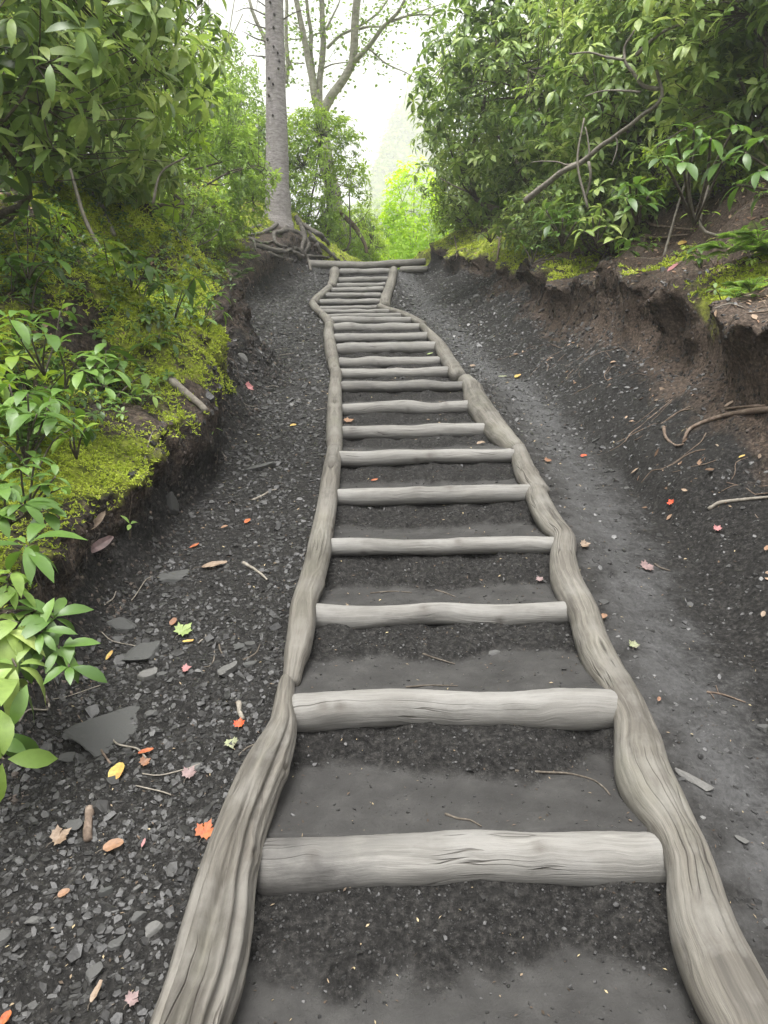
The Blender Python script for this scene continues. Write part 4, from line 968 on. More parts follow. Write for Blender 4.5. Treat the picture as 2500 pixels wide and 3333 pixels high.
lying("twig", [(790,1835),(830,1858),(870,1890)], 6, "short grey stick on the gravel left of the cracked side log", M_deadwood)
lying("twig", [(820,1632),(850,1618),(880,1600),(900,1596)], 5, "pale bent twig on the gravel beside the left side log", M_deadwood)
lying("twig", [(712,2065),(714,2110),(728,2140)], 4, "thin curved twig on the gravel right of the large green leaf", M_twig)
lying("twig", [(697,2120),(696,2150),(680,2170),(664,2172)], 3, "hooked thin twig right of the pink maple leaf", M_twig)
lying("twig", [(790,2150),(830,2130),(846,2100)], 3.5, "slanting thin twig over the wedge of slate", M_twig)
lying("stick", [(774,2292),(780,2320),(788,2345)], 9, "pale broken stick end pointing at the red orange maple leaf", M_deadwood, "stick", taper=.8)
lying("stick", [(287,2640),(286,2690),(285,2742)], 15, "thick brown broken stick standing beside the dark square slate", M_root, "stick", taper=.9)
lying("twig", [(775,2462),(812,2432),(880,2408)], 4, "thin grey twig leaning on the left side log beside the faded leaf", M_twig)
lying("stick", [(2305,1662),(2345,1640),(2420,1630),(2500,1622),(2540,1618)], 7, "long pale bare stick lying on the slope at the right edge", M_deadwood, "stick")
lying("twig", [(2300,2255),(2350,2262),(2425,2288)], 4, "reddish forked twig in the gully at the right", M_root, fork=[(.4, (2330, 2235)), (.1, (2325, 2278))])
lying("twig", [(2130,1838),(2150,1850),(2180,1860)], 4, "short dark twig beside the crumpled grey brown leaf")
lying("twig", [(360,2490),(300,2400),(255,2330)], 4, "bent reddish stem trailing over the stones beside the big slab", M_root)
lying("stick", [(548,1245),(590,1275),(630,1310),(668,1345)], 15, "grey barkless stick lying slantwise on the moss at the edge of the left bank", M_deadwood, "stick", taper=.7)
lying("stick", [(285,585),(310,650),(345,715),(370,775)], 8, "pale dead branch slanting down to the hollow on the left bank", M_deadwood, "stick")

# ------------------------------------------------------------------ shrubs
def bush(label, x, y, c, r, n, L, mat, seed, cat="rhododendron", group=None, name="rhododendron", **kw):
    return make_bush(name, label, cat, group, (x, y, gz(x, y)), c, r, n, L, mat, seed, **kw)
C_ = CZ
GR_L, GR_R = "rhododendrons on the left bank", "rhododendrons on the right bank"
bush("big near rhododendron with long drooping leaves leaning over the left bank at the top left", -2.7, 4.1, (-2.12, 3.85, C_+1.72), (1.22, .95, .92), 760, .135, M_leafD, 1, group=GR_L, wr=.30, ns=4, gap=-.05, elev=.1, droop=.3, upw=.45, low=-.9, vshift=.1, shell=.35)
bush("dark rhododendron behind the big near one on the left bank", -3.2, 6.2, (-2.75, 6.2, C_+2.55), (1.45, 1.1, 1.35), 1032, .155, M_leafD, 2, wr=.34, group=GR_L, gap=-.2, elev=.1)
bush("mid green rhododendron further up the left bank, reaching towards the fir trunk", -3.2, 8.8, (-3.35, 8.6, C_+2.9), (1.45, 1.2, 1.4), 1100, .13, M_leafM, 3, group=GR_L, gap=-.15, elev=.2, low=-.85)
bush("light green rhododendron just left of the fir trunk", -3.6, 11.4, (-2.9, 11.3, C_+3.1), (1.35, 1.2, 1.25), 1200, .125, M_leafL, 4, group=GR_L, gap=-.08, elev=.25, low=-.9, vshift=.2)
bush("tall loose rhododendron filling the gap behind the fir trunk on its left", -3.6, 15.3, (-3.5, 15.6, C_+4.2), (1.6, 1.2, 1.5), 1500, .13, M_leafL, 5, group=GR_L, gap=-.02, elev=.2)
bush("far left leafy rhododendron at the upper left corner behind the near ones", -4.6, 7.4, (-4.3, 7.6, C_+3.9), (1.7, 1.5, 1.5), 1000, .14, M_leafD, 6, group=GR_L, gap=-.05, elev=.1)
bush("low light green rhododendron right of the fir trunk, at the bend of the brown trunk", -1.5, 16.4, (-1.3, 16.1, C_+4.05), (1.05, .9, 1.65), 1500, .12, M_leafA, 7, group=GR_L, gap=-.1, elev=.2, vshift=-.15)
bush("bright low shrub beside the thin curved stem at the top of the left bank", -.9, 17.2, (-.75, 17.3, C_+3.05), (.85, .8, .95), 800, .11, M_leafA, 8, "shrub", None, "shrub", gap=-.1, vshift=.25, wr=.35)
bush("dark small leaved shrub low on the bank left of the fir roots", -2.9, 10.3, (-2.65, 10.3, gz(-2.65, 10.3)+.42), (.75, 1.3, .5), 700, .055, M_leafM, 9, "shrub", None, "shrub", wr=.42, k=6, gap=-.1, stem_r=.015)
bush("low dark leafy shrub under the near rhododendron, behind the mossy hump", -2.9, 7.2, (-2.75, 7.3, gz(-2.75, 7.3)+.35), (.8, .9, .5), 420, .07, M_leafD, 10, "shrub", None, "shrub", wr=.4, k=6, gap=-.05, stem_r=.015)
bush("huge rhododendron on the right bank whose left side overhangs the upper steps", 2.9, 10.6, (2.45, 10.2, C_+3.85), (1.95, 1.5, 1.85), 2180, .155, M_leafD, 21, wr=.34, group=GR_R, gap=-.28, elev=.05, low=-.95, stem_r=.05)
bush("broad rhododendron in the middle of the right bank with a long bare slanting branch", 3.5, 8.1, (3.15, 7.9, C_+3.05), (1.75, 1.2, 1.6), 1950, .155, M_leafD, 22, wr=.34, group=GR_R, gap=-.25, elev=.1, low=-.95, vshift=.08)
bush("rhododendron on the right bank nearer the camera, with loose sunny tips", 4.1, 6.3, (3.6, 6.2, C_+2.95), (1.6, 1.05, 1.45), 1491, .155, M_leafD, 23, wr=.34, group=GR_R, gap=-.22, elev=.1, low=-.9, vshift=.12)
bush("rhododendron at the right edge, nearest one on the right bank", 3.7, 4.7, (3.3, 4.7, C_+2.3), (1.0, .75, .95), 481, .155, M_leafD, 24, wr=.34, group=GR_R, gap=-.15, elev=.05, low=-.8, vshift=.2, ns=3)
bush("tall rhododendron at the crest right of the gap, with leaf sprays against the white sky", 2.3, 13.7, (1.75, 13.4, C_+4.3), (1.25, 1.2, 1.75), 1105, .15, M_leafD, 25, group=GR_R, gap=-.2, elev=.1, low=-.95, vshift=.1)
bush("light green low rhododendron under the tall one at the crest, right of the gap", 1.7, 14.0, (1.45, 13.8, C_+3.15), (.75, .7, .62), 420, .11, M_leafM, 26, group=GR_R, gap=-.2, vshift=.2, stem_r=.02)
bush("dense backmost rhododendron closing the view at the upper right", 5.2, 11.6, (4.6, 11.8, C_+4.6), (2.5, 1.6, 2.5), 1950, .155, M_leafD, 27, wr=.34, group=GR_R, gap=-.3, elev=.1, vshift=.05)
bush("rhododendron behind the nearer ones at the far right side", 5.6, 8.0, (5.2, 8.2, C_+3.6), (1.7, 1.4, 2.1), 1377, .155, M_leafD, 28, wr=.34, group=GR_R, gap=-.3, elev=.1)
bush("small leaved bluish green shrub in the shade under the big right rhododendron", 2.35, 8.9, (2.25, 8.8, gz(2.25, 8.8)+.45), (.8, .8, .5), 620, .06, M_leafD, 29, "shrub", None, "shrub", wr=.42, k=6, gap=-.15, stem_r=.015)
bush("low broad leaved shrub spilling over the turf edge left of the upright bare stem", 2.35, 7.9, (2.15, 7.7, gz(2.15, 7.7)+.5), (.55, .6, .42), 150, .15, M_leafD, 31, "shrub", None, "shrub", wr=.36, k=7, gap=-.2, stem_r=.012, vshift=.2)
bush("leafy shrub leaning over the mossy lip under the huge rhododendron", 2.2, 10.0, (1.95, 9.8, gz(1.95, 9.8)+.5), (.55, .8, .45), 220, .13, M_leafD, 32, "shrub", None, "shrub", wr=.36, k=7, gap=-.2, stem_r=.012, vshift=.1)
bush("shade shrub of thin leaves between bare stems on the right bank", 3.1, 6.9, (3.0, 6.9, gz(3.0, 6.9)+.4), (.9, .6, .5), 380, .075, M_leafM, 30, "shrub", None, "shrub", wr=.35, k=6, gap=-.05, stem_r=.012)

# ------------------------------------------------------------------ saplings and seedlings: stems drawn to whorls of leaves
def sapling(label, base, tips, L, mat, seed, k=7, wr=.34, r=.005, elev=.2, droop=.25, name="rhododendron_seedling", cat="seedling", group=None, ns=4, roots=None, side=0, vs=.15, vc=.55, axis=(0, 0, 1.0), petiole=0):
    rng = np.random.default_rng(seed+700); base = np.array(base, float); e = empty(name, base, label, cat, group); mb = MB(); fb = MB()
    for t in tips:
        t = np.array(t, float); mid = (base+t)/2+rng.normal(size=3)*.04*np.linalg.norm(t-base); C = spline([base-[0, 0, .02], mid, t], .03)
        tube(mb, C, np.linspace(r, r*.6, len(C)), 5, rng.random())
        A = norm(np.array(axis)+norm(t-mid)*.5+rng.normal(size=3)*.15); whorls(fb, t[None], A[None], L, k, elev, droop, wr, ns, rng, np.array([vc]), vs)
        if side:
            for q in range(side):
                i = int(len(C)*(.35+.5*q/side)); d = rand_dirs(2, rng); d[:, 2] = abs(d[:, 2])*.3; leaves(fb, np.repeat(C[i][None], 2, 0), d, np.array([[0, 0, 1.0]]*2), L*rng.uniform(.5, .9, 2), L*wr*.9, .2, .2, ns, rng.random(2)*.6+.2)
    mb.build('stem', M_twig, e); fb.build('foliage', mat, e)
    if roots:
        for R in roots:
            W = np.array([np.array(on_ground(*q)[0])+[0, 0, .022] for q in R]); rb = MB(); C = spline(W, .03); tube(rb, C, np.linspace(.017, .008, len(C)), 6, .5); rb.build('root', M_root, e)
    return e
def a59(x, y, D): return at(x*K, y*K, D)
def lbase(x, y): return drop(x, y)[0]
GS = "rhododendron seedlings on the left bank"
sapling("seedling with one large raised oval leaf on the moss amid the left bank", a59(283, 632, 4.5), [a59(288, 548, 4.35), a59(262, 545, 4.4), a59(318, 572, 4.3)], .15, M_leafB, 1, k=6, group=GS, droop=.3)
sapling("seedling with hanging leaves right of the one with the raised oval leaf", a59(372, 700, 4.7), [a59(352, 612, 4.5), a59(395, 625, 4.6), a59(420, 600, 4.6)], .13, M_leafB, 2, k=7, group=GS, droop=.5)
sapling("bushy seedling at the very edge of the left bank above the bare earth", a59(425, 735, 5.0), [a59(452, 650, 5.0), a59(478, 672, 4.95), a59(440, 690, 4.9), a59(405, 665, 4.9), a59(470, 635, 5.1)], .10, M_leafB, 3, k=7, group=GS, vc=.6)
sapling("seedling with broad shiny leaves just below the mossy hump", a59(330, 790, 4.1), [a59(345, 722, 4.0), a59(322, 742, 4.0), a59(372, 740, 4.05)], .11, M_leafB, 4, k=6, group=GS)
sapling("thin leaved sprout leaning out over the left bank's edge", a59(385, 830, 4.2), [a59(350, 790, 4.1), a59(400, 762, 4.1), a59(425, 800, 4.15)], .075, M_leafL, 5, k=6, group=GS)
sapling("low sprout of pale leaflets on the bright moss", a59(300, 880, 3.6), [a59(285, 860, 3.5), a59(330, 855, 3.5), a59(312, 835, 3.6)], .07, M_leafL, 6, k=7, group=GS)
sapling("tall seedling with long arching leaves at the left edge, above the others", a59(95, 800, 3.2), [a59(60, 700, 3.1), a59(100, 725, 3.0), a59(20, 690, 3.0), a59(130, 672, 3.3)], .15, M_leafB, 7, k=6, group=GS, droop=.35)
sapling("seedling with yellowish upright leaves left of the dark hollow", a59(140, 830, 3.2), [a59(125, 745, 3.1), a59(175, 770, 3.1), a59(200, 800, 3.1)], .11, M_leafB, 8, k=6, group=GS, vc=.75)
sapling("dense seedling clump of glossy leaves at the left edge, middle height", a59(55, 990, 2.6), [a59(25, 880, 2.5), a59(80, 895, 2.5), a59(60, 850, 2.6), a59(120, 905, 2.6), a59(110, 860, 2.7), a59(20, 830, 2.6)], .125, M_leafB, 9, k=7, group=GS, droop=.35, side=2)
sapling("seedling with round bluish leaves right of the dense clump", a59(165, 980, 2.9), [a59(160, 905, 2.8), a59(185, 925, 2.8), a59(150, 945, 2.8)], .09, M_leafM, 10, k=6, group=GS, vc=.5)
sapling("seedling of small fresh leaves just under the dense clump", a59(60, 1110, 2.5), [a59(45, 1010, 2.4), a59(90, 1045, 2.4), a59(120, 1030, 2.4), a59(20, 1045, 2.4), a59(75, 990, 2.45), a59(130, 1055, 2.4)], .065, M_leafB, 11, k=6, group=GS, vc=.7, wr=.42, side=1)
sapling("seedling on a reddish stem with four wide curved leaves at the left edge", a59(55, 1260, 2.1), [a59(58, 1178, 2.05), a59(54, 1190, 2.03)], .14, M_leafB, 12, k=5, group=GS, droop=.35, wr=.3, elev=.1)
sapling("sprout with lime green young leaves over hanging old ones at the left edge", a59(8, 1290, 2.0), [a59(25, 1238, 1.95), a59(18, 1262, 1.95), a59(40, 1275, 1.95)], .085, M_leafL, 13, k=6, group=GS, droop=.5, vc=.7)
sapling("hanging seedling with the outermost bright leaves over the gravel", a59(60, 1310, 2.0), [a59(128, 1400, 1.9), a59(90, 1365, 1.9), a59(95, 1400, 1.9), a59(150, 1440, 1.88), a59(45, 1400, 1.9), a59(115, 1335, 1.95)], .105, M_leafB, 14, k=7, group=GS, droop=.3, side=1, wr=.36)
sapling("seedling of dark drooping leaves at the left edge beside the outermost bright one", a59(-30, 1330, 1.9), [a59(40, 1345, 1.9), a59(5, 1365, 1.85), a59(35, 1440, 1.8), a59(15, 1480, 1.8)], .13, M_leafD, 15, k=7, group=GS, droop=.7, wr=.36, vc=.75)
sapling("lowest hanging seedling, spread like a star, at the left edge", a59(-60, 1480, 1.8), [a59(22, 1578, 1.72), a59(-15, 1590, 1.72)], .12, M_leafB, 16, k=6, group=GS, droop=.25, wr=.34, axis=(.3, -.8, .5))
sapling("bottom seedling with two yellowing spotted leaves at the left edge", a59(-60, 1580, 1.7), [a59(8, 1640, 1.62)], .125, M_leafL, 17, k=5, group=GS, droop=.4, wr=.42, vc=.6, axis=(.2, -.8, .5))
sapling("tiny two leaved sprout at the edge of the moss above the gravel", a59(280, 1150, 2.75), [a59(281, 1133, 2.72)], .055, M_leafL, 18, k=3, group=GS, droop=.1)
sapling("small leafed sprout on the dark face of the bank near the grey stick", a59(395, 925, 3.9), [a59(400, 885, 3.8), a59(440, 890, 3.85), a59(455, 925, 3.9)], .06, M_leafL, 19, k=5, group=GS)
sapling("mounded leafy seedling with pale upturned leaves between the dark hollow and the bank's edge", a59(300, 720, 4.3), [a59(260, 660, 4.2), a59(300, 650, 4.3), a59(330, 670, 4.2), a59(285, 690, 4.1), a59(235, 700, 4.2)], .11, M_leafL, 22, k=7, group=GS, vc=.3)
sapling("leafy seedling with arching stems at the left edge below the near rhododendron", a59(60, 600, 3.8), [a59(30, 500, 3.7), a59(85, 520, 3.7), a59(120, 560, 3.6), a59(10, 560, 3.5), a59(60, 470, 3.8)], .12, M_leafB, 23, k=7, group=GS)
sapling("wide leaved seedling at the left edge between the dense clump and the reddish stemmed one", a59(20, 1120, 2.3), [a59(10, 1060, 2.25), a59(50, 1090, 2.2), a59(95, 1105, 2.25), a59(-10, 1110, 2.2)], .10, M_leafB, 24, k=7, group=GS, wr=.4)
sapling("bright seedling drooping over the lip of the mossy bank in the middle", a59(215, 830, 3.1), [a59(205, 770, 3.05), a59(240, 800, 3.0), a59(180, 800, 3.0), a59(225, 835, 2.95)], .11, M_leafB, 25, k=7, group=GS, vc=.7)
# the first patch of light green plants in the shade of the near shrub
sapling("spray of soft toothed leaves on the moss near the left edge, upper row", a59(60, 570, 5.2), [a59(90, 520, 5), a59(130, 535, 5), a59(60, 505, 5), a59(30, 540, 5), a59(160, 560, 4.9), a59(95, 470, 5.3)], .09, M_leafB, 20, k=6, group=GS, wr=.4)
sapling("low leafy patch left of the bright moss hump", a59(180, 690, 4.0), [a59(140, 640, 4), a59(190, 645, 4), a59(235, 660, 4), a59(60, 620, 3.8), a59(20, 640, 3.6), a59(230, 620, 4.2)], .08, M_leafB, 21, k=6, group=GS, wr=.4, vc=.5)
GT = "rhododendron saplings on the right bank"
sapling("sapling on the right bank with a thick leaf tuft and bare roots spreading below", a59(1378, 478, 5.8), [a59(1375, 405, 5.7), a59(1355, 430, 5.6), a59(1400, 425, 5.7), a59(1385, 445, 5.6), a59(1360, 400, 5.7)], .17, M_leafB, 31, k=8, name="rhododendron_sapling", cat="sapling", group=GT, droop=.35, r=.014,
 roots=[[(2082,710),(2095,745),(2102,772),(2150,782),(2200,775),(2240,773)], [(2092,712),(2117,738),(2160,745),(2207,752),(2258,757)], [(2103,775),(2098,790),(2095,808)], [(1998,770),(2060,768),(2085,755)]])
sapling("sapling at mid height on the right bank with a flat spray of leaves", a59(1215, 525, 7.0), [a59(1215, 470, 6.9), a59(1190, 485, 6.8), a59(1245, 480, 6.9), a59(1230, 455, 7.0), a59(1180, 455, 7.0), a59(1205, 505, 6.8)], .15, M_leafB, 32, k=8, name="rhododendron_sapling", cat="sapling", group=GT, droop=.3, r=.012, vc=.4)
sapling("near leaf sprays hanging in front of the right shrubs, tallest bright ones", a59(1500, 480, 5.2), [a59(1500, 280, 4.6), a59(1460, 300, 4.6), a59(1535, 300, 4.6), a59(1430, 345, 4.7), a59(1560, 350, 4.6), a59(1475, 350, 4.5), a59(1590, 270, 4.7)], .15, M_leafB, 33, k=8, name="rhododendron_sapling", cat="sapling", group=GT, droop=.25, r=.012, wr=.36)
sapling("leafy twigs entering from the right edge of the picture", a59(1760, 430, 4.6), [a59(1640, 370, 4.3), a59(1610, 330, 4.4), a59(1650, 420, 4.3), a59(1600, 400, 4.4), a59(1645, 300, 4.4)], .13, M_leafB, 34, k=7, name="rhododendron_sapling", cat="sapling", group=GT, droop=.3, r=.012)
sapling("small glossy sprout at the turf edge of the right bank, over bare roots", a59(1150, 565, 8.0), [a59(1145, 535, 7.9), a59(1165, 530, 7.9), a59(1130, 530, 8), a59(1195, 545, 7.8), a59(1210, 560, 7.8)], .10, M_leafB, 35, k=7, name="rhododendron_sapling", cat="sapling", group=GT, r=.01)
sapling("two leaved sprout among the exposed roots of the right bank", a59(1520, 480, 5.6), [a59(1500, 462, 5.5), a59(1535, 460, 5.5)], .09, M_leafL, 36, k=3, name="rhododendron_sapling", cat="sapling", group=GT, r=.006)

sapling("leafy sprout spilling over the mossy lip near the crest on the right", a59(1060, 520, 10.4), [a59(1050, 490, 10.3), a59(1075, 500, 10.2), a59(1040, 505, 10.3), a59(1090, 485, 10.3), a59(1065, 470, 10.4)], .13, M_leafD, 37, k=8, name="rhododendron_sapling", cat="sapling", group=GT, r=.01, vc=.8)
sapling("wide drooping sapling between the upright bare stem and the thick tufted one", a59(1290, 530, 6.6), [a59(1280, 470, 6.5), a59(1310, 490, 6.4), a59(1262, 500, 6.4), a59(1300, 450, 6.5), a59(1325, 520, 6.4)], .14, M_leafD, 38, k=8, name="rhododendron_sapling", cat="sapling", group=GT, r=.01, vc=.7, droop=.4)
sapling("low pale leaved sapling on the mossy ledge at the right edge", a59(1560, 650, 4.3), [a59(1545, 625, 4.2), a59(1580, 640, 4.1), a59(1610, 650, 4.1), a59(1640, 640, 4.1), a59(1655, 665, 4.0), a59(1600, 672, 4.0)], .06, M_leafL, 39, k=6, name="rhododendron_sapling", cat="sapling", group=GT, r=.004, wr=.45)

def fern_patch(label, pts, D, L, mat, seed, name, cat, pinn=16):
    """flat feathery fronds: rows of narrow leaflets along arching stalks"""
    rng = np.random.default_rng(seed+800); b = a59(*pts[0], D); e = empty(name, b, label, cat); sb = MB(); fb = MB()
    for (x, y) in pts:
        p = a59(x, y, D+rng.normal()*.12)
        for _ in range(8):
            a = rng.uniform(0, 6.28); d = np.array([math.cos(a), math.sin(a)*.8, rng.uniform(.25, .8)]); l = L*rng.uniform(.7, 1.2)
            C = spline([p, p+d*l*.5, p+d*l-[0, 0, l*.25]], l/14); tube(sb, C, .0018, 3, .5)
            T = norm(np.gradient(C, axis=0)); s = norm(np.cross(T, [0, 0, 1.0])); m = len(C); w = np.sin(np.linspace(.15, 3.0, m))
            for sg in (-1, 1): leaves(fb, C, s*sg+T*.45, np.array([[0, 0, 1.0]]*m), l*.30*w+.008, (l*.30*w+.008)*.34, .25, .1, 2, rng.random(m)*.6+.2)
    sb.build('stalks', M_twig, e); fb.build('fronds', mat, e); return e
fern_patch("bright green feathery fern cushion at the right edge of the right bank", [(1560,535),(1590,530),(1620,545),(1650,535),(1600,515),(1640,520),(1575,548),(1670,550)], 4.7, .16, M_fern, 1, "fern", "fern")
fern_patch("low fern growing beside the mossy stump at the right edge", [(1590,640),(1620,630),(1650,640),(1630,615),(1600,620),(1655,655)], 4.3, .11, M_fern, 2, "fern", "fern")
fern_patch("small fern on the turf edge left of the fir roots", [(505,600),(520,590),(490,580),(540,560)], 8.6, .14, M_leafB, 3, "fern", "fern")

# more seedlings, too alike to tell apart: copies of four
protos = []
rq = np.random.default_rng(60)
for q in range(4):
    x0, y0 = -1.75-.1*q, 3.3+.5*q; b = lbase(x0, y0); tips = [b+[rq.normal()*.07, rq.normal()*.06, rq.uniform(.08, .2)] for _ in range(3+q % 2)]
    protos.append(sapling("small green seedling, one of many alike on the moss of the left bank", b, tips, [.085, .11, .075, .10][q], [M_leafB, M_leafB, M_leafL, M_leafM][q], 80+q, k=6, group="small seedlings on the left bank", wr=.4, r=.003, ns=3))
def scatter(n, xs, ys, okf, label, group, s0, s1, src):
    k = 0
    while k < n:
        x = rq.uniform(*xs); y = ys[0]*(ys[1]/ys[0])**rq.random(); i = ground(x, y, False)[1]
        if not okf(x, y, i): continue
        p = src[k % len(src)]; c = p.copy(); COL.objects.link(c); c.location = tuple(drop(x, y)[0]); c.rotation_euler = (0, 0, rq.uniform(0, 6.28)); sc = rq.uniform(s0, s1); c.scale = (sc, sc, sc); c['label'] = label; c['group'] = group
        for ch in p.children:
            d = ch.copy(); COL.objects.link(d); d.parent = c
        k += 1
scatter(60, (-3.2, -.9), (2.1, 8.5), lambda x, y, i: i['u'] > i['wid']*.9 and i['u'] < 2.2, "small green seedling, one of many alike on the moss of the left bank", "small seedlings on the left bank", .7, 1.5, protos)
scatter(34, (1.2, 4.0), (3.4, 11), lambda x, y, i: x > i['lip']-.02 and x < i['lip']+1.3, "small green seedling, one of many alike along the turf of the right bank", "small seedlings on the right bank", .7, 1.5, protos)

# tiny plants everywhere on the left bank
def w_gc(x, y, i): return (x < 0)*sstep(.5, 1.1, i['u']/i['wid'])*(1-sstep(5, 14, y)*.6)*.9
r5 = np.random.default_rng(31); xy = rand_xy(4800, w_gc, -3.4, -.9, 1.7, 14, r5); P, N = snap(xy); mb = MB()
whorls(mb, P+np.stack([0*P[:, 0], 0*P[:, 0], r5.uniform(.02, .08, len(P))], -1), norm(N+[0, -.2, .6]), .048, 5, .2, .15, .45, 2, r5)
o = mb.build("ground_cover", M_leafB); tag(o, "tiny leafy plants sprinkled over the mossy left bank", "ground cover", kind='stuff')
xy = rand_xy(500, lambda x, y, i: (x > i['lip']+.1)*.8, 1.2, 4.5, 3.5, 14, r5); P, N = snap(xy); mb = MB()
whorls(mb, P+np.stack([0*P[:, 0], 0*P[:, 0], r5.uniform(.03, .1, len(P))], -1), norm(N+[0, -.2, .6]), .045, 5, .2, .2, .45, 2, r5)
o = mb.build("ground_cover", M_leafM); tag(o, "small dark leafy plants scattered over the top of the right bank", "ground cover", kind='stuff')

# ------------------------------------------------------------------ trees
def zc(u, v): return 750+u*.422, v*.422            # crop coordinates of the gap between the banks
# the tall straight fir on its root plate
D0 = 14.1; rows = []
for (cx_, y_p, w_) in ((600,482,66),(600,470,60),(600,440,55),(599,380,51),(598,300,47),(596,200,44),(594,100,42),(592,0,40),(590,-60,39)):
    p = a59(cx_, y_p, D0); rows.append([*p, w_*K*.5/FPX*depth_of(p)])
fb0 = np.array(rows[0][:3]); gb = gz(fb0[0], fb0[1]); rows.insert(0, [fb0[0]+.01, fb0[1], min(gb, fb0[2])-.25, rows[0][3]*1.15])
top = np.array(rows[-1]); rows += [[top[0]-.05, D0, top[2]+4.0, .14], [top[0]-.1, D0, top[2]+9.0, .07], [top[0]-.1, D0, top[2]+12.0, .015]]
fir = empty("fir_tree", (fb0[0], fb0[1], fb0[2]), "tall straight fir with scaly grey brown trunk standing above bare roots on the left", "tree")
tr = log_object("trunk", rows, M_bark, 40, .06, 501, .035, .05, False, parent=fir)
rk = random.Random(5); mk = MB()
for (u_, v_) in ((350,150),(345,250),(300,345),(345,395),(375,440),(385,500),(310,640),(340,680),(310,770),(340,920),(310,1280),(380,560),(320,60)):
    p = at(*zc(u_, v_), D0); 
    mk = MB(); q = p + np.array([0, -.225+abs(p[0]+2.0)*.25, 0]); tube(mk, [q+[0, .05, 0], q-[0, .012, 0]], [.022, .014], 7); mk.build("knot", M_knot, fir)
for pts in ([(275,100),(140,62),(30,95)], [(275,305),(190,292),(90,240)], [(272,420),(130,425)], [(400,128),(500,95),(590,72)], [(270,30),(180,-20)], [(275,200),(180,190),(100,150)]):
    W = [at(*zc(*q), D0-.1) for q in pts]; W[0][1] = D0; C = spline(W, .08); sb = MB(); tube(sb, C, np.linspace(.014, .004, len(C)), 5, .5)
    for k in range(3):
        s = C[int(len(C)*(.3+.2*k))]; d = rand_dirs(1)[0]*.3; tube(sb, [s, s+d], [.004, .002], 3, .5)
    sb.build("dead_branch", M_twig, fir)
rt = np.random.default_rng(9)
for zz in np.arange(11.6, 20.0, .45):
    fbm_ = MB(); sb = MB(); zt = zz+rt.normal()*.1; ln = 2.2*(20.8-zt)/9
    for q in range(4):
        a = rt.uniform(0, 6.28); d = np.array([math.cos(a), math.sin(a), -.12]); p0 = np.array([top[0]-.05, D0, zt+CZ*0]); C = spline([p0, p0+d*ln*.5+[0, 0, .1], p0+d*ln-[0, 0, .15]], .1); tube(sb, C, np.linspace(.02, .004, len(C)), 4, .5)
        m = len(C)*14; idx = rt.integers(2, len(C), m); dirs = norm(d*.5+rand_dirs(m, rt)*np.array([1, 1, .35])); leaves(fbm_, C[idx], dirs, np.array([[0, 0, 1.0]]*m), rt.uniform(.15, .4, m), .07, .3, 0, 1)
    sb.build("branch", M_twig, fir); fbm_.build("needles", M_leafF, fir)
ROOTS = [[(500,1690),(545,1760),(575,1850),(555,1920),(560,1960)], [(520,1730),(600,1810),(660,1880),(700,1960)], [(600,1850),(700,1910),(760,1960),(820,2015)], [(470,1730),(400,1790),(335,1815),(335,1870),(370,1905),(450,1920)],
 [(360,1740),(250,1800),(170,1815),(90,1830)], [(210,1905),(310,1935),(400,1955),(500,1930),(560,1960),(600,2020),(620,2095)], [(330,1720),(220,1750),(130,1790)], [(420,1790),(500,1800),(560,1830),(600,1900),(570,1960)],
 [(150,1850),(250,1880),(330,1870)], [(480,1950),(560,1990),(650,1990),(760,2000)], [(300,1960),(380,1990),(480,2010)], [(130,1830),(180,1870),(200,1940)], [(560,1740),(640,1790),(700,1830),(760,1900),(800,1990)]]
for k, R in enumerate(ROOTS):
    W = []
    for q in R:
        px, py = zc(*q); p, n = on_ground(px, py)
        if p is None or p[1] > 15.5: p = at(px, py, 13.9)
        W.append(p)
    W = np.array(W); r0 = [.06,.055,.055,.045,.04,.05,.035,.06,.03,.045,.035,.03,.05][k]; W[:, 2] += r0*.5
    C = spline(W, .04); C += np.stack([fbm(np.arange(len(C))*.15, k, 0, 2, 5), 0*C[:, 0], fbm(np.arange(len(C))*.15, k, 3, 2, 6)], -1)*.02
    rb = MB(); tube(rb, C, r0*np.linspace(1, .55, len(C))*(1+.18*vnoise(np.arange(len(C))*.35, k)), 9, .5); rb.build("root", M_troot, fir)

def tree(name, label, cat, base, limbs, mat, foliage, group=None):
    """limbs: (polyline of x, y, z, radius); the first is the trunk. foliage: (points, size, count, material, spread)"""
    e = empty(name, base, label, cat, group)
    for k, R in enumerate(limbs):
        R = np.array(R, float); C = spline(R, .12); mb = MB(); C[:, :3] += np.stack([fbm(C[:, 2]*1.5, k, 0, 2, 3), fbm(C[:, 2]*1.5, k, 5, 2, 4), 0*C[:, 0]], -1)*.03
        tube(mb, C[:, :3], C[:, 3]*(1+.05*vnoise(C[:, 2]*5, k)), 12 if k == 0 else 8, .5); mb.build("trunk" if k == 0 else "limb", mat, e)
    if foliage is not None: foliage(e)
    return e
def px_limb(pts, D, r0, r1, dD=0.0):
    n = len(pts); return [[*at(*zc(u, v), D+dD*i/max(n-1, 1)), r0+(r1-r0)*i/max(n-1, 1)] for i, (u, v) in enumerate(pts)]
DT = 17.5
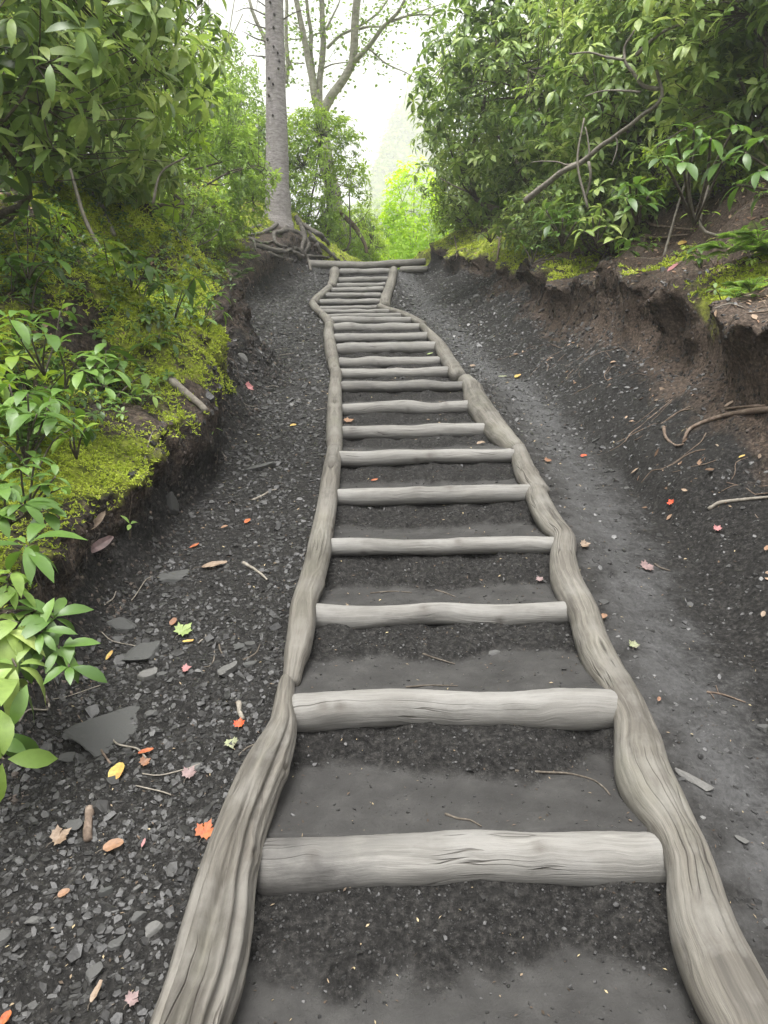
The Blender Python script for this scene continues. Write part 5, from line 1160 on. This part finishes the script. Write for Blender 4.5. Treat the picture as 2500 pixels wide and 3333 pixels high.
LIMBS = [px_limb([(850,1960),(820,1700),(790,1450),(745,1250),(710,1050),(695,870)], DT-.3, .20, .13, .3),
 px_limb([(695,880),(650,760),(625,600),(600,480),(565,280),(530,100),(500,-60)], DT, .085, .05), px_limb([(650,700),(640,560),(620,400),(622,250),(600,120),(585,-40)], DT+.2, .055, .035),
 px_limb([(695,860),(690,650),(700,480),(712,300),(710,120),(712,-60)], DT+.1, .075, .055), px_limb([(705,880),(780,740),(860,640),(910,560),(945,470),(955,330),(960,200),(985,0),(990,-80)], DT-.1, .11, .075, -.3),
 px_limb([(950,480),(1030,400),(1100,320),(1170,220),(1240,150),(1300,80),(1345,-20)], DT-.3, .06, .025, -.6), px_limb([(1240,165),(1310,140),(1370,122),(1480,112),(1600,118)], DT-.7, .03, .012), px_limb([(1370,122),(1460,90),(1560,55),(1660,20)], DT-.7, .02, .008),
 px_limb([(740,370),(800,310),(860,265),(930,235),(1000,200),(1080,150),(1150,95),(1215,0)], DT, .035, .018), px_limb([(990,225),(1060,205),(1130,205),(1190,200),(1260,190)], DT-.2, .03, .012),
 px_limb([(1070,380),(1120,430),(1190,490),(1270,530),(1340,560),(1410,600)], DT-.5, .022, .008), px_limb([(720,530),(780,500),(840,488),(930,475)], DT, .018, .01), px_limb([(430,640),(440,500),(430,330),(425,180),(440,60),(430,-50)], DT+.6, .05, .035),
 px_limb([(480,540),(445,450),(425,400)], DT+.5, .035, .025), px_limb([(300,420),(265,290),(215,190),(170,90),(135,-20)], DT+.8, .05, .03), px_limb([(560,300),(500,305),(445,310)], DT+.3, .018, .01), px_limb([(570,490),(520,490),(470,485)], DT+.3, .016, .01),
 px_limb([(735,230),(790,120),(830,40),(850,-20)], DT, .025, .012), px_limb([(540,230),(500,190),(470,160)], DT+.3, .016, .01), px_limb([(720,250),(660,260),(560,310)], DT+.3, .02, .012), px_limb([(1370,120),(1360,60),(1400,10)], DT-.7, .012, .006)]
def maple_fol(e):
    rng = np.random.default_rng(44); pts = []
    for k, R in enumerate(LIMBS[1:]):
        C = spline(np.array(R)[:, :3], .12); w = .62 if k in (4, 5, 6, 7, 8, 9, 17) else .4
        pts.append(C[rng.random(len(C)) < w*1.4])
    P = np.vstack(pts); n = len(P); mb = MB(); sb = MB()
    for p in P:
        m = rng.integers(4, 11); d = rand_dirs(1, rng)[0]; ln_ = rng.uniform(.25, .9); C = spline([p, p+d*.5*ln_, p+d*ln_+[0, 0, .05]], .12); tube(sb, C, .004, 3, .5)
        q = C[rng.integers(1, len(C), m)]+rng.normal(size=(m, 3))*.10
        leaves(mb, q, norm(rand_dirs(m, rng)*[1, 1, .5]), np.array([[0, 0, 1.0]]*m)+rand_dirs(m, rng)*.4, rng.uniform(.06, .12, m), .07, .2, .1, 1)
    up = np.array([at(*zc(600, 0), DT)[0], DT, at(0, 0, DT)[2]+1.6]); P2, U2 = crown_points(500, up, np.array([2.6, 1.8, 1.6]), rng, 3, .0, -.6, .3)
    whorls(mb, P2, U2+[0, 0, .5], .11, 5, .2, .2, .6, 1, rng)
    mb.V += sb.V; mb.F += [f+mb.n for f in sb.F]; mb.att["var"] += sb.att["var"]; mb.n += sb.n; mb.build("foliage", M_leafL, e)
bp = np.array(LIMBS[0][0][:3])
LIMBS[0].insert(0, [bp[0], bp[1], bp[2]-.6, .24])
tree("maple_tree", "thin many stemmed maple with sparse leaves against the white sky, behind the fir", "tree", bp, LIMBS, M_bark2, maple_fol)
# leaning bare stem coming down beside the brown trunk
R = px_limb([(845,1640),(900,1690),(960,1750),(1010,1830),(1040,1890),(1050,1950)], 16.4, .05, .04); C = spline(np.array(R), .08)
sb = MB(); tube(sb, C[:, :3], C[:, 3]*(1+.15*vnoise(C[:, 2]*6, 2)), 8, .5); o = sb.build("leaning_stem", M_root, None, True, None, tuple(C[0, :3])); tag(o, "brown curved bare stem arching down to the crest, right of the thin maple trunk", "stem")

def leafy_tree(name, label, cat, x, y, c, r, n, L, mat, seed, trunk_r=.12, k=5, wr=.5, gap=-.1, group=None, bark=None, low=-.9, z0=None, rough=.3):
    rng = np.random.default_rng(seed+60); b = np.array([x, y, gz(x, y) if z0 is None else z0]); c = np.array(c, float); r = np.array(r, float); e = empty(name, b, label, cat, group)
    mb = MB(); C = spline([b-[0, 0, .3], (b+c)/2+rng.normal(size=3)*.1, c+[0, 0, r[2]*.7]], .3); tube(mb, C, np.linspace(trunk_r, trunk_r*.2, len(C)), 8, .5); mb.build("trunk", bark or M_bark2, e)
    sb = MB()
    for q in range(14):
        s = C[rng.integers(len(C)//3, len(C))]; t = c+rand_dirs(1, rng)[0]*r*.75; tube(sb, spline([s, (s+t)/2+[0, 0, .1], t], .3), trunk_r*.2, 5, .5)
    sb.build("limbs", bark or M_bark2, e)
    P, U = crown_points(n, c, r, rng, seed, gap, low, .35, rough, 1.6/max(r.max(), 1)*1.6); fb = MB(); cl = .5+.9*fbm(P[:, 0]*1.3, P[:, 1]*1.3, P[:, 2]*1.3, 2, seed)
    whorls(fb, P, U+np.array([0, 0, .6]), L, k, .15, .25, wr, 1, rng, cl, .2); fb.build("crown", mat, e); return e
leafy_tree("young_tree", "bright yellow green young tree glowing in the gap beyond the crest of the stair", "tree", .9, 22.0, (.85, 22, C_+4.1), (1.15, 1.0, 2.3), 1500, .15, M_leafS, 1, .06)
leafy_tree("young_tree", "lower yellow green young tree left of the bright one in the gap", "tree", .1, 24.0, (.15, 24, C_+3.6), (1.2, 1.0, 1.5), 1000, .15, M_leafS, 2, .05)
leafy_tree("young_tree", "light green young tree behind the curved stem at the crest", "tree", -1.0, 20.0, (-.75, 20, C_+3.4), (1.0, .9, 1.1), 900, .13, M_leafL, 3, .05)
leafy_tree("young_tree", "bright shrubby tree hidden behind the right bank at the crest", "tree", 2.3, 20.0, (2.1, 20, C_+3.4), (1.0, .9, 1.6), 800, .14, M_leafL, 4, .05)

def conifer(label, x, y, z0, H, R, seed, group, n=46, mat=None):
    rng = np.random.default_rng(seed+70); b = np.array([x, y, z0]); e = empty("conifer", b, label, "tree", group); mb = MB(); tube(mb, [b-[0, 0, .5], b+[0, 0, H*.5], b+[0, 0, H]], [H*.018, H*.011, .02], 8, .5); mb.build("trunk", M_bark, e)
    fb = MB()
    for q in range(n):
        f = .12+.86*(q/n); ln = R*(1-f)**.75*rng.uniform(.75, 1.15)+.15; zt = z0+H*f
        for w_ in range(5):
            a = rng.uniform(0, 6.28); d = np.array([math.cos(a), math.sin(a), -.10]); m = 16; t = rng.random(m)**.7; P = np.array([x, y, zt])+d*ln*t[:, None]-np.array([0, 0, 1])*(ln*.18*t**2)[:, None]
            sc_ = ln*.28+.12; leaves(fb, P, norm(d*.7+rand_dirs(m, rng)*[1, 1, .25]), np.array([[0, 0, 1.0]]*m), sc_*rng.uniform(.7, 1.3, m), sc_*.38, .5, -.1, 1, rng.random(m))
    fb.build("crown", mat or M_leafF, e); return e
GC = "misty conifers beyond the left bank"
conifer("misty grey green conifer high at the upper left, between the rhododendrons and the fir", -12.5, 58, -4, 33, 4.5, 1, GC, 60)
conifer("misty conifer further left, mostly hidden by the near rhododendron", -21, 60, -4, 36, 5, 2, GC, 60)
# the wooded slope in the mist beyond the gap
rw = np.random.default_rng(77); mb = MB(); tb = MB()
for q in range(150):
    x = rw.uniform(-14, 46); y = rw.uniform(118, 215); b = np.array([x, y, gz(x, y)-1]); H = rw.uniform(9, 17); Rr = H*rw.uniform(.2, .3); con = rw.random() < .5
    tube(tb, [b, b+[0, 0, H*.8]], [.25, .08], 5, .5); m = 260
    f = rw.random(m)**.8; a = rw.uniform(0, 6.28, m); rad = (Rr*(1-f)**.8 if con else Rr*1.2*np.sqrt(np.clip(1-(2*f-1)**2, 0, 1)))*rw.uniform(.5, 1.05, m)
    P = b+np.stack([np.cos(a)*rad, np.sin(a)*rad, H*(.12+.88*f)], -1); leaves(mb, P, norm(np.stack([np.cos(a), np.sin(a), a*0-.2], -1)+rand_dirs(m, rw)*.6), np.array([[0, 0, 1.0]]*m), rw.uniform(.8, 1.6, m), .9, .3, .1, 1, np.clip(rw.random()*.6+rw.random(m)*.5, 0, 1))
mb.V += tb.V; mb.F += [f+mb.n for f in tb.F]; mb.att['var'] += tb.att['var']; mb.n += tb.n
o = mb.build("far_woods", M_leafM); tag(o, "pale misty woods on the far slope seen through the gap", "woods", kind='stuff')

for (px, ytop, D, rx, lb, sd_) in ((868, 235, 365, 9.4, "tall pale tree standing in the mist, highest one seen in the gap", 11), (832, 325, 356, 8, "misty tree left of the highest one in the gap", 12), (800, 425, 345, 7, "lowest and leftmost of the misty trees in the gap", 13), (905, 180, 378, 10, "misty tree in the gap half hidden by the right rhododendrons", 14)):
    tp = at(px*K, ytop*K, D); zb = gz(tp[0], D); H = tp[2]-zb
    leafy_tree("distant_tree", lb, "tree", tp[0], D, (tp[0], D, zb+H*.55), (rx, rx, H*.47), 2800, 3.2, M_leafM, sd_, .8, k=4, wr=.6, gap=-.3, rough=.35)

leafy_tree("young_tree", "tall thin crowned tree in the mist between the left rhododendrons and the fir", "tree", -4.9, 21, (-4.7, 21, C_+8.3), (1.7, 1.4, 2.9), 1500, .13, M_leafM, 21, .07, gap=.05, rough=.5)
leafy_tree("young_tree", "slender pale leaved tree just left of the fir, behind it", "tree", -3.5, 19, (-3.35, 19, C_+5.6), (1.0, .9, 1.9), 900, .12, M_leafL, 22, .05, gap=.08, rough=.5)
# the long bare slanting branch in front of the right shrubs
def a2(u, v, D): return at(1250+u*.7535, v*.7535, D)
mb = MB()
BR = [([(610,870,7.4),(700,800,7.2),(790,730,7.0),(900,660,6.8),(1000,580,6.6),(1100,505,6.4),(1190,440,6.2),(1205,390,6.2),(1185,300,6.2)], .030, .012), ([(1190,385,6.2),(1120,380,6.2),(1070,320,6.2),(1040,270,6.2),(1045,200,6.2),(1080,120,6.1)], .018, .008),
 ([(1040,260,6.2),(960,255,6.2),(880,235,6.2),(800,240,6.2)], .012, .005), ([(1110,400,6.2),(1020,400,6.3),(940,400,6.4),(870,420,6.4)], .010, .004), ([(1090,240,6.2),(1180,160,6.1),(1260,120,6.1),(1400,85,6.0)], .016, .006),
 ([(870,690,6.9),(790,720,7.0),(740,705,7.0),(640,700,7.1)], .010, .004), ([(890,680,6.8),(880,620,6.8),(865,555,6.8)], .010, .005), ([(885,700,6.8),(890,770,6.8),(870,860,6.9)], .014, .010), ([(1000,580,6.6),(1005,640,6.6),(980,720,6.6)], .008, .004),
 ([(1180,640,6.4),(1300,560,6.3),(1430,500,6.2)], .008, .004)]
b0 = a2(*BR[0][0][0])
for pts, r0, r1 in BR:
    C = spline([a2(*q) for q in pts], .05); C += np.stack([fbm(np.arange(len(C))*.2, 1, 0, 2, 15), 0*C[:, 0], fbm(np.arange(len(C))*.2, 1, 0, 2, 16)], -1)*.02; tube(mb, C, np.linspace(r0, r1, len(C)), 7, .5)
e = empty("bare_branch", b0, "long grey bare branch slanting up to the right across the right rhododendrons, forked on top", "branch"); mb.build("wood", M_deadwood, e)
for (x0, y0, D, x1, y1, r_, lb) in ((1270,450,6.6,1262,255,.012,"thin upright bare stem just left of the slanting branch"), (1560,470,6.0,1530,400,.014,"short leaning bare stem in the shade at the right"), (1440,440,6.4,1500,330,.012,"bare stem leaning right behind the bright leaf sprays"), (250,490,5.6,150,360,.018,"leaning bare stem in the shade under the near left rhododendron"), (330,440,6.0,400,340,.012,"thin stem leaning right under the left rhododendrons")):
    A, B = a59(x0, y0, D), a59(x1, y1, D); g = gz(A[0], A[1]); A[2] = min(A[2], g-.03) if A[2]-g < .6 else A[2]; mb = MB(); C = spline([A, (A+B)/2+rw.normal(size=3)*.05, B], .06); tube(mb, C, np.linspace(r_, r_*.6, len(C)), 6, .5)
    o = mb.build("bare_stem", M_deadwood, None, True, None, tuple(A)); tag(o, lb, "sapling")  # single bare stems among the shrubs, not whole saplings

# exposed roots on the right slope
RTS = [([(2500,915),(2420,930),(2350,945),(2290,960)], .012, "pale exposed root running left from the right edge over the brown soil"), ([(2510,1340),(2420,1350),(2340,1365),(2250,1400),(2225,1440)], .016, "thick pale root crossing the brown ledge at the right edge"),
 ([(2160,1395),(2168,1430),(2200,1455),(2225,1450)], .010, "curved root loop at the washed out ledge on the right"), ([(2490,1325),(2400,1330),(2300,1345)], .008, "thin pale root just above the thick one at the right edge"), ([(1630,745),(1625,800),(1618,850),(1610,885)], .028, "bare mossy root coming straight down from the right turf edge"),
 ([(1480,770),(1487,830),(1480,850)], .014, "reddish bare root at the turf edge near the crest on the right"), ([(1880,1000),(1850,1050),(1830,1090)], .008, "thin brown root hanging down the dark right slope"), ([(1950,925),(1925,960),(1915,985)], .008, "pale straight root stub under the turf edge at the right")]
for k, (R, r0, lb) in enumerate(RTS):
    W = np.array([on_ground(*q)[0] for q in R]); W[:, 2] += r0*.8; C = spline(W, .03); mb = MB(); tube(mb, C, np.linspace(r0, r0*.5, len(C))*(1+.15*vnoise(np.arange(len(C))*.4, k)), 7, .5); o = mb.build("exposed_root", M_root, None, True, None, tuple(W[0])); tag(o, lb, "root", "exposed roots on the right bank")

# ------------------------------------------------------------------ mist
bpy.ops.mesh.primitive_cube_add(size=1, location=(0, 0, 0)); hz = bpy.context.object; hz.name = "haze"; hz.data.name = "haze"
zmin, zmax = float(GZ.min())-1.0, 185.0
hz.location = (0, (YA[-1]+YA[0])/2, (zmin+zmax)/2); hz.scale = (XA[-1]-XA[0]+4, YA[-1]-YA[0]+4, zmax-zmin); tag(hz, "thin mist in the air", "mist", kind='stuff')
hm = bpy.data.materials.new("haze"); hm.use_nodes = True; hn = hm.node_tree; hn.nodes.clear(); pv = hn.nodes.new('ShaderNodeVolumePrincipled'); pv.inputs['Density'].default_value = HAZE_DENSITY
pv.inputs['Color'].default_value = (.99, .99, .99, 1); pv.inputs['Anisotropy'].default_value = .3; ho = hn.nodes.new('ShaderNodeOutputMaterial'); hn.links.new(pv.outputs[0], ho.inputs['Volume']); hz.data.materials.append(hm)
